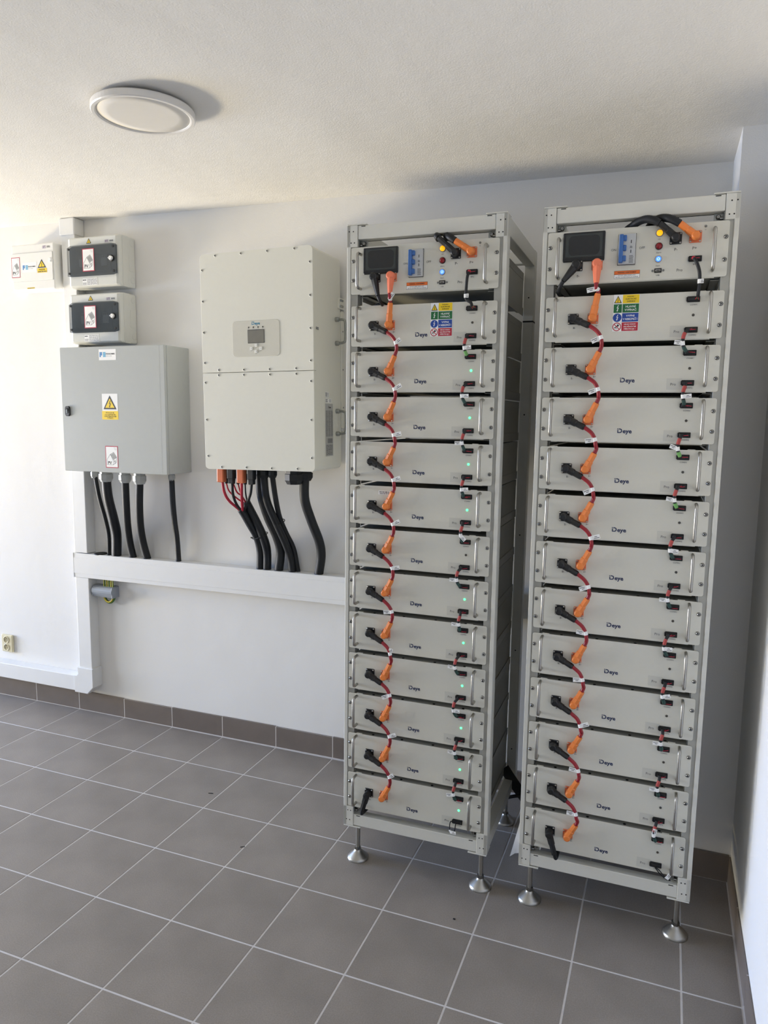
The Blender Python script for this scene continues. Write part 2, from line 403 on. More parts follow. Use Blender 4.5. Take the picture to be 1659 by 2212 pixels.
# ------------------------------------------------------------------ shared sticker drawings (flat print, facing -y)
def bolt_arrow(mb, cx, cz, h, y, mt):
    k = h; P = [(0.05, 0.5), (-0.17, 0.02), (0.02, 0.06), (-0.10, -0.28), (-0.16, -0.26), (-0.06, -0.5), (0.10, -0.30), (0.03, -0.30), (0.17, 0.13), (-0.03, 0.10), (0.16, 0.5)]
    mb.flat([(cx+a*k, cz+b*k) for a, b in reversed(P)], y, mt)
def triangle(mb, cx, zb, w, h, y):
    mb.flat([(cx-w/2, zb), (cx+w/2, zb), (cx, zb+h)], y, 'print')
    t = w*0.09
    mb.flat([(cx-w/2+1.6*t, zb+t), (cx+w/2-1.6*t, zb+t), (cx, zb+h-1.9*t)], y-0.0002, 'yellow')
    bolt_arrow(mb, cx, zb+h*0.37, h*0.52, y-0.0004, 'print')
def pv_sticker(mb, x0, x1, z0, z1, y):
    w = x1-x0; h = z1-z0; b = w*0.055
    mb.rect(x0, x1, z0, z1, y, 'pvred'); mb.rect(x0+b, x1-b, z0+b, z1-b, y-0.0002, 'white')
    P = lambda a, c: (x0+a*w, z0+c*h)
    lw = w*0.018; yy = y-0.0004
    # house: front gable, side wall, roof with panel grid, sun arcs
    mb.stroke([P(0.12, 0.14), P(0.60, 0.14), P(0.60, 0.36)], lw, yy, 'gprint')
    mb.stroke([P(0.12, 0.14), P(0.12, 0.38), P(0.38, 0.62), P(0.60, 0.36)], lw, yy, 'print')
    mb.stroke([P(0.60, 0.14), P(0.86, 0.27), P(0.86, 0.50)], lw, yy, 'print')
    mb.stroke([P(0.38, 0.62), P(0.66, 0.72), P(0.88, 0.49), P(0.60, 0.36)], lw, yy, 'print')
    A, B, C_, D_ = Vector(P(0.42, 0.60)), Vector(P(0.65, 0.685)), Vector(P(0.84, 0.49)), Vector(P(0.61, 0.40))
    mb.flat([tuple(A), tuple(D_), tuple(C_), tuple(B)], yy+0.0001, 'silver')
    for k in range(5):
        t = k/4; mb.stroke([tuple(A.lerp(B, t)), tuple(D_.lerp(C_, t))], lw*0.7, yy, 'gprint')
        mb.stroke([tuple(A.lerp(D_, t)), tuple(B.lerp(C_, t))], lw*0.7, yy, 'gprint')
    for r in (0.16, 0.22, 0.28):
        mb.stroke([P(0.93-r*math.cos(a)*0.9, 0.95-r*math.sin(a)*0.5) for a in [0.15+0.2*k for k in range(7)]], lw*0.6, yy, 'silver')
    mb.text('PV', x0+0.34*w, z0+0.235*h, yy, 0.135*h, 'print', bold=0.025)
    mb.stroke([P(0.73, 0.20), P(0.73, 0.34)], lw*1.5, yy, 'print'); mb.stroke([P(0.67, 0.29), P(0.73, 0.35), P(0.79, 0.29)], lw, yy, 'print')
def panomik(mb, x0, x1, z0, z1, y, bgc=True):
    if bgc: mb.rect(x0, x1, z0, z1, y, 'white')
    w = x1-x0; h = z1-z0; y -= 0.0003; u = h*0.46/6; ox = x0+0.05*w; oz = z0+0.29*h
    for (a, b, c) in ((0, 0, 'mblue'), (0, 1, 'mblue'), (0, 2, 'mblue'), (1, 2, 'mblue'), (1, 1, 'mblue'), (2.6, 0, 'lblue'), (2.6, 1, 'lblue'), (2.6, 2, 'lblue'), (3.6, 0, 'lblue'), (3.6, 1, 'lblue'), (3.6, 2, 'lblue')):
        mb.rect(ox+a*2*u, ox+(a*2+1.8)*u, oz+b*2*u, oz+(b*2+1.8)*u, y, c)
    mb.text('PANOMIK', x0+0.42*w, z0+0.57*h, y, 0.13*h, 'print', w=0.52*w, align='L', bold=0.02)
    mb.text('S O L A R', x0+0.42*w, z0+0.37*h, y, 0.075*h, 'gprint', w=0.33*w, align='L')
def eti(mb, x0, x1, z0, z1, y):
    w = x1-x0; h = z1-z0
    mb.text('ETI', x0+0.24*w, z0+h/2, y-0.0002, h*0.62, 'purple', w=0.34*w, bold=0.02)
    mb.stroke([(x0, z0), (x0+0.46*w, z0)], h*0.08, y, 'purple'); mb.stroke([(x0, z1), (x0+0.46*w, z1)], h*0.08, y, 'purple'); mb.stroke([(x0, z0), (x0, z1)], h*0.08, y, 'purple')
    mb.lines(x0+0.56*w, x1, z0+0.1*h, z1-0.1*h, 3, y, 'gprint', 0.6)
def deye(mb, x, z, h, y, mt):
    """x,z = lower-left of the D"""
    O = [(0, 0), (0.60, 0)]
    arc = [(0.60+0.44*math.sin(a), 0.5-0.5*math.cos(a)) for a in [math.pi*k/8 for k in range(1, 8)]]
    arci = [(0.56+0.25*math.sin(a), 0.5-0.29*math.cos(a)) for a in [math.pi*k/8 for k in range(8, -1, -1)]]
    O += arc+[(0.60, 1), (0.28, 1), (0.28, 0.79)]+arci+[(0.21, 0.21), (0.21, 0.70), (0, 0.70)]
    mb.flat([(x+a*h, z+b*h) for a, b in O], y, mt)
    mb.rect(x-0.04*h, x+0.18*h, z+0.81*h, z+h, y, mt)
    V, F, bb = textdata('eye', 0.030); k = h*1.32; kx = 1.95*h/(bb[1]-bb[0])
    mb.add([(x+1.14*h+(v[0]-bb[0])*kx, y, z+v[1]*k) for v in V], F, mt)

# ------------------------------------------------------------------ battery racks
RW, RD, RZ0, RZ1 = 0.5137, 0.555, 0.1570, 2.1860
RACKS = [(2.1920, -0.7398, 0.0071), (2.8105, -0.7400, 0.0018)]
MZ = [1.8095-0.1435*k for k in range(12)]      # bottom of module k
CZ = 1.9720
def make_rack():
    r = bpy.data.objects.new('battery_rack', None); COL.objects.link(r)
    ins = [0.0]
    for sx in (0, 1):
        X = lambda a: a if sx == 0 else RW-a
        def bx(mb, a, b, y0, y1, z0, z1, mt, bev=0.0015):
            x0, x1 = sorted((X(a), X(b))); mb.rbox(x0, x1, y0, y1, z0, z1, mt, bev, 1)
        p = MB(); bx(p, 0, 0.0125, 0, 0.045, RZ0, RZ1, 'rack')               # front upright with its ear rebate
        bx(p, 0.010, 0.036, 0.0045, 0.045, RZ0+0.001, RZ1-0.001, 'flange', 0.001)
        bx(p, 0.0, 0.0355, 0.0, 0.0445, 2.1185, RZ1, 'rack'); bx(p, 0.0, 0.0365, 0.0, 0.0445, RZ0, 0.2285, 'rack')
        for hx, hz in ((0.0075, 2.167), (0.0215, 2.1665), (0.0140, 2.132), (0.0255, 2.1318), (0.0115, 0.1790), (0.0235, 0.1785), (0.0165, 0.2135), (0.0270, 0.2132)):
            c = X(hx); p.flat(circ(c, hz, 0.0021, 8), -0.0003, 'blackm')
        p.build('upright', r)
        p = MB(); bx(p, 0, 0.036, RD-0.045, RD, RZ0, RZ1, 'rack')            # rear upright
        for hz in (2.02, 1.60, 1.15, 0.70, 0.30): p.flat(circ(X(0.018), hz, 0.0028, 8), RD-0.0455, 'blackm')
        p.box(min(X(-0.0004), X(0.0364)), max(X(-0.0004), X(0.0364)), RD-0.0455, RD+0.0004, 1.9330, 1.9385, 'blackm')
        p.build('upright', r)
        p = MB(); bx(p, 0.0015, 0.036, 0.045, RD-0.045, 2.130, 2.1850, 'rack'); p.build('top_beam', r)
        p = MB(); bx(p, 0.0015, 0.036, 0.045, RD-0.045, 0.158, 0.2000, 'rack'); p.build('bottom_beam', r)
        # module support angles
        for k in range(13):
            z = (MZ[k] if k < 12 else CZ)
            p = MB(); bx(p, 0.0362, 0.0376, 0.046, RD-0.046, z-0.0165, z+0.012, 'flange', 0.0003); bx(p, 0.0376, 0.060, 0.03, RD-0.046, z-0.0048, z-0.003, 'flange', 0.0003)
            p.build('support_rail', r)
        # corner plates and brackets
        p = MB(); bx(p, 0.001, 0.0660, -0.001, 0.06, RZ1, RZ1+0.0035, 'rack', 0.001)
        for q in (0.020, 0.050): p.lathe([(0.0055, 0), (0.0055, 0.002), (0.0035, 0.0045)], (X(q), 0.02, RZ1+0.0035), (0, 0, 1), 'bolt', 10)
        p.build('corner_plate', r)
        p = MB(); bx(p, 0.001, 0.0640, -0.001, 0.06, RZ0-0.0040, RZ0, 'rack', 0.001); p.build('corner_plate', r)
        for z in (2.1195, 0.2050):
            p = MB(); bx(p, 0.0365, 0.0385, 0.006, 0.03, z, z+0.022, 'zinc', 0.0005); bx(p, 0.0385, 0.062, 0.024, 0.026, z, z+0.022, 'zinc', 0.0005)
            zz = z+0.0225 if z < 1 else z-0.0005
            p.lathe([(0.0068, 0), (0.0068, 0.004), (0.0045, 0.008)], (X(0.051), 0.024, z+0.012), (0, -1, 0), 'bolt', 8)
            p.lathe([(0.0050, 0), (0.0050, 0.008)], (X(0.0395), 0.016, z+0.006), (1 if sx == 0 else -1, 0, 0), 'bolt', 6)
            p.build('corner_bracket', r)
        for q in (2.1416, 0.2002):
            p = MB(); x0, x1 = sorted((X(0.048), X(0.062))); p.box(x0, x1, 0.0012, 0.003, q-0.0042 if q < 1 else 2.1800, q-0.0015 if q < 1 else 2.1825, 'blackm'); p.build('beam_slot', r)
        # levelling feet
        for fy in (0.062, 0.498):
            f = MB(); f.lathe([(0.0385, 0.0), (0.0385, 0.006), (0.034, 0.011), (0.018, 0.026), (0.0135, 0.030), (0.0115, 0.034)], (0, 0, 0), (0, 0, 1), 'steel', 28)
            fo = f.build('levelling_foot', r, (X(0.031), fy, 0.0))
            g = MB(); g.lathe([(0.0125, 0.034), (0.0125, 0.044)], (0, 0, 0), (0, 0, 1), 'bolt', 6, False); g.build('nut', fo)
            g = MB(); g.lathe([(0.0078, 0.044), (0.0078, RZ0-0.004)], (0, 0, 0), (0, 0, 1), 'steel', 12); g.build('threaded_rod', fo)
    for nm, z0, z1 in (('top_beam', 2.1420, 2.1845), ('bottom_beam', 0.1600, 0.2000)):
        p = MB(); p.rbox(0.0365, RW-0.0365, 0.0015, 0.034, z0, z1, 'rack', 0.0015, 1)
        if nm == 'bottom_beam':
            p.box(0.0365, RW-0.0365, 0.034, 0.045, z0, z0+0.003, 'rack'); p.flat(circ(RW/2, z1-0.0, 0.0, 3), 0, 'rack') if False else None
        p.build(nm, r)
        p = MB(); p.rbox(0.0365, RW-0.0365, RD-0.036, RD-0.0015, z0, z1, 'rack', 0.0015, 1); p.build(nm, r)
    p = MB(); p.box(0.038, RW-0.038, 0.0335, 0.040, 2.1423, 2.1438, 'blackm'); p.build('top_beam_strip', r)  # thin black strip just under the front top beam
    return r
rack0 = make_rack(); rack1 = dup(rack0)
for o, (x, y, a), lb in ((rack0, RACKS[0], 'tall off-white open steel rack standing beside the inverter, its top near the ceiling'),
                         (rack1, RACKS[1], 'tall off-white open steel rack in the right corner, next to the bright right wall')):
    o.location = (x, y, 0); o.rotation_euler = (0, 0, a); tag(o, lb, 'rack', 'battery racks on levelling feet')
def rackmat(k):
    x, y, a = RACKS[k]; return Matrix.Translation((x, y, 0)) @ Matrix.Rotation(a, 4, 'Z')
def place(o, k, lx, ly, lz):
    o.location = rackmat(k) @ Vector((lx, ly, lz)); o.rotation_euler = (0, 0, RACKS[k][2])

def handle(mb, x, z0, z1, d=0.031, r=0.0048):
    c = 0.010
    P = [(x, 0, z0), (x, -d+c, z0), (x, -d+0.003, z0+0.003), (x, -d, z0+c), (x, -d, (z0+z1)/2), (x, -d, z1-c), (x, -d+0.003, z1-0.003), (x, -d+c, z1), (x, 0, z1)]
    mb.tube(P, r, 'steel', 10); return mb
def capbolt(mb, x, z):
    mb.lathe([(0.0058, 0), (0.0058, 0.0012), (0.0048, 0.0030), (0.0030, 0.0045)], (x, 0, z), (0, -1, 0), 'bolt', 14)
    mb.flat(circ(x, z, 0.0018, 6), -0.0047, 'blackm'); return mb
def socket(mb, x, z, mt, hw=0.0150):
    mb.prism(rr(x-hw, x+hw, z-hw, z+hw, 0.003), -0.0040, 0.0, mt, 0.0008)
    mb.lathe([(0.0105, 0), (0.0105, 0.010)], (x, -0.004, z), (0, -1, 0), mt, 14)
    for a in (-1, 1):
        for b in (-1, 1): mb.lathe([(0.0026, 0), (0.0026, 0.0012), (0.0014, 0.0018)], (x+a*(hw-0.0036), -0.004, z+b*(hw-0.0036)), (0, -1, 0), 'steel', 10)
    return mb
def comport(mb, x, z, w=0.0325, h=0.0150):
    mb.rbox(x-w/2, x+w/2, -0.0055, 0.001, z-h/2, z+h/2, 'blackm', 0.0010, 1)
    mb.rbox(x-w/2+0.003, x+w/2-0.003, -0.0085, -0.005, z-h/2+0.003, z+h/2-0.003, 'black', 0.0008, 1)
    mb.rbox(x-w/2-0.002, x-w/2+0.001, -0.006, -0.001, z-h/2+0.002, z+h/2-0.002, 'black', 0.0005, 1); return mb

PX0, PW, PH = 0.0165, 0.474, 0.1265
BX, OX, SZ = 0.0795, 0.1345, 0.0632           # black socket, orange socket
def make_module():
    r = bpy.data.objects.new('battery_module', None); COL.objects.link(r)
    p = MB(); p.prism(rr(0, PW, 0, PH, 0.006), 0.0, 0.0028, 'panel', 0.0004)
    for a, b in ((0.030, PH-0.0006), (PW-0.066, PH-0.0006)): p.box(a, a+0.020, 0.0030, 0.006, b, b+0.0022, 'panel')
    p.box(0.030, PW-0.030, 0.0029, 0.004, -0.0022, 0.0012, 'panel')
    p.build('front_panel', r)
    p = MB(); p.box(0.0215, PW-0.0156, 0.0030, 0.5075, 0.0010, PH-0.0040, 'body')
    p.box(0.0207, PW-0.0149, 0.0032, 0.5080, PH-0.0260, PH-0.0032, 'body')
    for x in (0.085, 0.19, 0.30, 0.40): p.lathe([(0.0045, 0), (0.0045, 0.0008)], (x, 0.018, PH-0.0032), (0, 0, 1), 'blackm', 10)
    p.build('casing', r)
    for x in (0.0305, 0.4395): handle(MB(), x, 0.0170, 0.1185).build('handle', r)
    for x in (0.0065, 0.4665):
        for z in (0.0352, 0.0912): capbolt(MB(), x, z).build('panel_bolt', r)
    socket(MB(), BX, SZ, 'black').build('negative_socket', r)
    socket(MB(), OX, SZ, 'orange3').build('positive_socket', r)
    comport(MB(), 0.3975, 0.1058).build('data_port', r); comport(MB(), 0.3965, 0.0243).build('data_port', r)
    p = MB(); p.prism(rr(0.3415, 0.3820, 0.0060, 0.0370, 0.001, 2), -0.0003, 0.0, 'pstk'); p.text('Pro', 0.3592, 0.0208, -0.0005, 0.0072, 'gprint'); p.build('pro_sticker', r)
    p = MB(); y = -0.0004
    p.text('B-', BX+0.004, 0.0385, y, 0.0058, 'gprint'); p.text('B+', OX+0.012, 0.0430, y, 0.0045, 'gprint')
    p.text('COMM1', 0.3985, 0.0915, y, 0.0038, 'gprint'); p.text('COMM2', 0.4000, 0.0105, y, 0.0038, 'gprint'); p.build('printed_marking', r)
    p = MB(); deye(p, 0.2175, 0.0265, 0.0128, -0.0004, 'navy'); p.build('logo', r)
    return r
def light_dot(on):
    p = MB(); p.lathe([(0.0038, -0.0005), (0.0038, 0.0006), (0.0026, 0.0022)], (0.3990, 0, 0.0640), (0, -1, 0), 'led' if on else 'ledoff', 12)
    return p
def sign_panel(mb, x0, z1, w=0.0695, h=0.1010):
    y = -0.0004; mb.rect(x0, x0+w, z1-h, z1, y, 'white'); rh = h/4; lw = w*0.345
    T_ = (('yellow', ('POZOR !', 'ELEKTRICK\u00c9', 'ZA\u0158\u00cdZEN\u00cd'), 'print'), ('green', ('HLAVN\u00cd', 'VYP\u00cdNA\u010c'), 'white'), ('blue', ('VYPNI', 'V NEBEZPE\u010c\u00cd !'), 'white'), ('red', ('NEHAS VODOU', 'ANI P\u011aNOV\u00ddMI', 'P\u0158\u00cdSTROJI !'), 'white'))
    for i, (c, ln, tc) in enumerate(T_):
        za = z1-(i+1)*rh+0.0008; zb = z1-i*rh-0.0008; cx = x0+lw*0.5; cz = (za+zb)/2
        mb.rect(x0+lw+0.001, x0+w-0.0008, za, zb, y-0.0002, c)
        n = len(ln); hh = (zb-za)/(n+0.6)
        for j, t in enumerate(ln):
            big = 0.60 if n < 3 else 0.52
            ww = min((w-lw)*0.86, len(t)*hh*big*0.82)
            mb.text(t, x0+lw+(w-lw)/2, zb-(j+0.8)*hh, y-0.0004, hh*big, tc, w=ww, bold=0.015)
        if i == 0: triangle(mb, cx, za+0.0012, lw*0.86, (zb-za)*0.86, y-0.0002)
        elif i == 1: mb.rect(x0+0.0012, x0+lw-0.0006, za, zb, y-0.0002, 'green'); bolt_arrow(mb, cx, cz, (zb-za)*0.75, y-0.0004, 'white')
        elif i == 2: mb.flat(circ(cx, cz, (zb-za)*0.50, 24), y-0.0002, 'blue'); bolt_arrow(mb, cx, cz, (zb-za)*0.70, y-0.0004, 'white')
        else:
            R = (zb-za)*0.50; mb.flat(circ(cx, cz, R, 24), y-0.0002, 'red'); mb.flat(circ(cx, cz, R*0.80, 24), y-0.0003, 'white')
            mb.flat(circ(cx+R*0.25, cz+R*0.3, R*0.26, 8), y-0.0004, 'print'); mb.stroke([(cx-R*0.5, cz-R*0.25), (cx+R*0.1, cz+R*0.1)], R*0.22, y-0.0004, 'print'); mb.flat(circ(cx-R*0.1, cz-R*0.4, R*0.12, 6), y-0.0004, 'print')
            mb.stroke([(cx-R*0.62, cz+R*0.62), (cx+R*0.62, cz-R*0.62)], R*0.18, y-0.0005, 'red')
    return mb
ORD = ['topmost', 'second', 'third', 'fourth', 'fifth', 'sixth', 'seventh', 'eighth', 'ninth', 'tenth', 'eleventh', 'twelfth']
SIDE = ['left', 'right']
mod0 = make_module(); parts0 = list(mod0.children); first = True
for k in range(2):
    for i in range(12):
        if first: o = mod0
        else:
            o = mod0.copy(); COL.objects.link(o)
            for ch in parts0: dup(ch, o)
        first = False
        place(o, k, PX0, -0.0002, MZ[i])
        on = (k == 0 and i not in (0, 5))
        lit = light_dot(on).build('status_light', o)
        if on: lit['label'] = 'lit green status light'
        place_txt = ('topmost' if i == 0 else 'bottom one' if i == 11 else ORD[i]+' from the top')
        extra = ', with the coloured Czech warning sign' if i == 0 else (', its green light lit' if on else ', its light off' if (k == 0 and i == 5) else ', its light off' if k == 1 else '')
        if k == 0 and i == 4: extra = ', with a small barcode sticker'
        tag(o, 'white battery module, %s rack, %s%s' % (SIDE[k], place_txt, extra), 'battery', 'battery modules in the %s rack' % SIDE[k])
        if i == 0:
            p = MB(); sign_panel(p, 0.2665 if k == 0 else 0.1885, 0.1265); s_ = p.build('warning_sign', o); s_['label'] = 'yellow, green, blue and red Czech warning sign'
            if k == 1:
                for ch in list(o.children):
                    if ch.name.startswith('logo'): bpy.data.objects.remove(ch)
        if k == 0 and i == 4:
            p = MB(); p.rect(0.101, 0.143, 0.099, 0.112, -0.0004, 'white')
            for q in range(18): p.rect(0.105+q*0.0019, 0.105+q*0.0019+random.choice((0.0006, 0.0012)), 0.1045, 0.110, -0.0006, 'print')
            p.lines(0.105, 0.139, 0.100, 0.1040, 1, -0.0006, 'gprint', 0.5); p.build('barcode_sticker', o)

# ------------------------------------------------------------------ control units
def make_control():
    r = bpy.data.objects.new('control_unit', None); COL.objects.link(r)
    H = 0.1450; X0 = 0.0
    p = MB(); p.prism(rr(0, 0.4765, 0, H, 0.006), 0.0, 0.0028, 'panel', 0.0004); p.box(0.03, 0.4465, 0.0029, 0.004, -0.0022, 0.0012, 'panel'); p.build('front_panel', r)
    p = MB(); p.box(0.0232, 0.4598, 0.003, 0.5075, 0.001, H-0.012, 'body'); p.box(0.0224, 0.4606, 0.0032, 0.5080, H-0.036, H-0.0115, 'body'); p.build('casing', r)
    for x in (0.0330, 0.4405): handle(MB(), x, 0.0170, 0.1225).build('handle', r)
    for x in (0.0075, 0.4690):
        for z in (0.0440, 0.1030): capbolt(MB(), x, z).build('panel_bolt', r)
    p = MB(); p.prism(rr(0.0440, 0.1590, 0.0600, 0.1400, 0.003), -0.0060, 0.0, 'screenb', 0.0015)
    p.rect(0.0510, 0.1520, 0.0720, 0.1350, -0.0061, 'screeni'); p.prism(rr(0.0600, 0.1450, 0.0765, 0.1310, 0.012), -0.00635, -0.0061, 'screen')
    p.build('touch_screen', r)
    b = MB(); b.box(0.1945, 0.2420, -0.0020, 0.001, 0.0435, 0.1275, 'gprint'); b.rbox(0.1960, 0.2410, -0.010, 0.001, 0.0450, 0.1260, 'bgrey', 0.001, 1); bo = b.build('circuit_breaker', r)
    t = MB(); t.rbox(0.1985, 0.2090, -0.022, -0.009, 0.0475, 0.1235, 'bblue', 0.0015, 1)
    for q in (0.052, 0.080, 0.1065): t.rbox(0.2085, 0.2175, -0.0195, -0.009, q, q+0.0145, 'bblue', 0.0012, 1)
    t.build('toggle', bo)
    t = MB()
    for q in (0.100, 0.074): t.rect(0.2285, 0.2305, q, q+0.0085, -0.0104, 'print')
    t.lines(0.2265, 0.234, 0.086, 0.093, 4, -0.0104, 'gprint', 0.4); t.lines(0.2255, 0.237, 0.047, 0.068, 7, -0.0104, 'gprint', 0.4); t.build('printed_marking', bo)
    for z, rm, nm in ((0.1235, 'lyel', 'yellow_lamp'), (0.0890, 'lred', 'red_lamp')):
        p = MB(); p.lathe([(0.0098, 0), (0.0098, 0.0022), (0.0085, 0.0032)], (0.3020, 0, z), (0, -1, 0), 'black' if nm == 'red_lamp' else 'dgrey', 18)
        p.lathe([(0.0082, 0.003), (0.0080, 0.0058), (0.0058, 0.0085), (0.0025, 0.0095)], (0.3020, 0, z), (0, -1, 0), rm, 18); p.build(nm, r)
    p = MB(); c = (0.3025, 0, 0.0545)
    p.lathe([(0.0090, 0), (0.0090, 0.0030), (0.0080, 0.0042)], c, (0, -1, 0), 'steel', 20); p.lathe([(0.0072, 0.004), (0.0072, 0.0048)], c, (0, -1, 0), 'lblu', 20)
    p.lathe([(0.0048, 0.0045), (0.0044, 0.0056)], c, (0, -1, 0), 'lblc', 16); p.lathe([(0.0018, 0.005), (0.0016, 0.0060)], c, (0, -1, 0), 'lblu', 10); p.build('start_button', r)
    p = MB(); p.rbox(0.2935, 0.3125, -0.0035, 0.001, 0.0185, 0.0300, 'black', 0.0008, 1); p.rbox(0.2965, 0.3095, -0.0048, -0.003, 0.0215, 0.0272, 'steel', 0.0006, 1); p.rect(0.2985, 0.3075, 0.0228, 0.0248, -0.0050, 'blackm')
    for x in (0.2890, 0.3170): p.lathe([(0.0030, 0), (0.0028, 0.0016)], (x, 0, 0.0242), (0, -1, 0), 'bolt', 10)
    p.build('usb_port', r)
    socket(MB(), 0.3440, 0.1065, 'black', 0.0155).build('negative_socket', r); socket(MB(), 0.3935, 0.1075, 'orange3', 0.0155).build('positive_socket', r)
    socket(MB(), 0.0855, 0.0490, 'black').build('negative_socket', r); socket(MB(), 0.1400, 0.0490, 'orange3').build('positive_socket', r)
    comport(MB(), 0.3965, 0.0500).build('data_port', r)
    p = MB(); p.lathe([(0.0034, 0), (0.0034, 0.001), (0.0022, 0.0024)], (0.4175, 0, 0.1335), (0, -1, 0), 'bolt', 10); p.flat(circ(0.4175, 0.1245, 0.0022, 10), -0.0004, 'silver'); p.build('panel_screw', r)
    p = MB(); y = -0.0004; x0, x1, z0, z1 = 0.1875, 0.2560, 0.0080, 0.0290
    p.rect(x0, x1, z0, z1, y, 'print'); p.rect(x0+0.0006, x1-0.0006, 0.0192, z1-0.0006, y-0.0002, 'warnor'); p.rect(x0+0.0006, x1-0.0006, z0+0.0006, 0.0184, y-0.0002, 'white')
    p.text('WARNING \u2022 AVERTISSEMENT', (x0+x1)/2, 0.0240, y-0.0004, 0.0032, 'print', w=0.050, bold=0.02)
    p.text('DO NOT OPEN UNDER LOAD', (x0+x1)/2, 0.0160, y-0.0004, 0.0026, 'print', w=0.046, bold=0.01); p.text('NE PAS OUVRIR SOUS LA CHARGE', (x0+x1)/2, 0.0114, y-0.0004, 0.0026, 'print', w=0.060, bold=0.01)
    s_ = p.build('warning_sticker', r); s_['label'] = 'orange and white warning sticker'
    p = MB()
    for t, x, z, h in (('ON', 0.1830, 0.0865, 0.0062), ('OFF', 0.2580, 0.0880, 0.0062), ('P-', 0.3460, 0.0780, 0.0078), ('P+', 0.3930, 0.0785, 0.0078), ('Pro', 0.3585, 0.0228, 0.0075), ('HV', 0.3020, 0.1075, 0.0036), ('Alarm', 0.3020, 0.0722, 0.0038), ('Start', 0.3020, 0.0375, 0.0040), ('USB', 0.3030, 0.0120, 0.0036), ('BMU', 0.3965, 0.0360, 0.0036), ('B-', 0.0890, 0.0210, 0.0062)):
        p.text(t, x, z, y, h, 'gprint')
    p.build('printed_marking', r)
    return r
ctl0 = make_control(); ctl1 = dup(ctl0)
for k, o in enumerate((ctl0, ctl1)):
    place(o, k, 0.0150, -0.0002, CZ)
    tag(o, ('white control unit with screen and blue breaker atop the rack beside the inverter', 'white control unit with screen and blue breaker atop the right corner rack')[k], 'control unit', 'battery control units')

# ------------------------------------------------------------------ cables on the rack fronts
def boot(mb, head, end, mt, r=(0.0100, 0.0108, 0.0104, 0.0088, 0.0090, 0.0080), neck=0.0114):
    h = Vector(head); e = Vector(end); d = (e-h)
    mb.lathe([(neck*0.86, 0.0), (neck, 0.002), (neck, abs(h.y)-0.006), (neck*0.98, abs(h.y)+0.0045), (neck*0.86, abs(h.y)+0.0075), (neck*0.60, abs(h.y)+0.0085)], (h.x, -0.0045, h.z), (0, -1, 0), mt, 16)
    q = [0.0, 0.12, 0.48, 0.52, 0.90, 1.0]
    mb.tube([h+d*t for t in q], list(r), mt, 8, smooth=False)
    return mb
def wrap_tag(mb, p, d, ang, L=0.026, Hh=0.0130, r=0.0062, nl=2, lift=-0.004):
    """white identification flag: a sleeve round the cable and a printed flap"""
    p = Vector(p); d = Vector(d).normalized()
    mb.tube([p-d*0.0055, p+d*0.0055], r, 'white', 10)
    ca, sa = math.cos(ang), math.sin(ang)
    ux = Vector((ca, -0.06, sa)).normalized(); uz = Vector((-sa, 0.0, ca))
    o = p+Vector((0, lift, 0))
    V = [o+ux*a+uz*b+Vector((0, y, 0)) for y in (0, 0.0009) for a, b in ((0, -Hh/2), (L, -Hh/2), (L, Hh/2), (0, Hh/2))]
    mb.add(V, [(0, 1, 2, 3), (7, 6, 5, 4), (0, 4, 5, 1), (1, 5, 6, 2), (2, 6, 7, 3), (3, 7, 4, 0)], 'white')
    for i in range(nl):
        b0 = -Hh*0.28+i*Hh*0.34; a0 = L*(0.42 if i else 0.34); a1 = L*(0.72 if i else 0.93)
        mb.add([o+ux*a+uz*b+Vector((0, -0.0004, 0)) for a, b in ((a0, b0), (a1, b0), (a1, b0+Hh*0.13), (a0, b0+Hh*0.13))], [(0, 1, 2, 3)], 'gprint')
    return mb
rad = math.radians
TAGS = [[52, 35, 30, 12, 20, 28, 12, 188, 75, 205, 25, 35], [190, 205, 200, 190, 205, 18, 200, 172, 185, 25, 172, 175]]
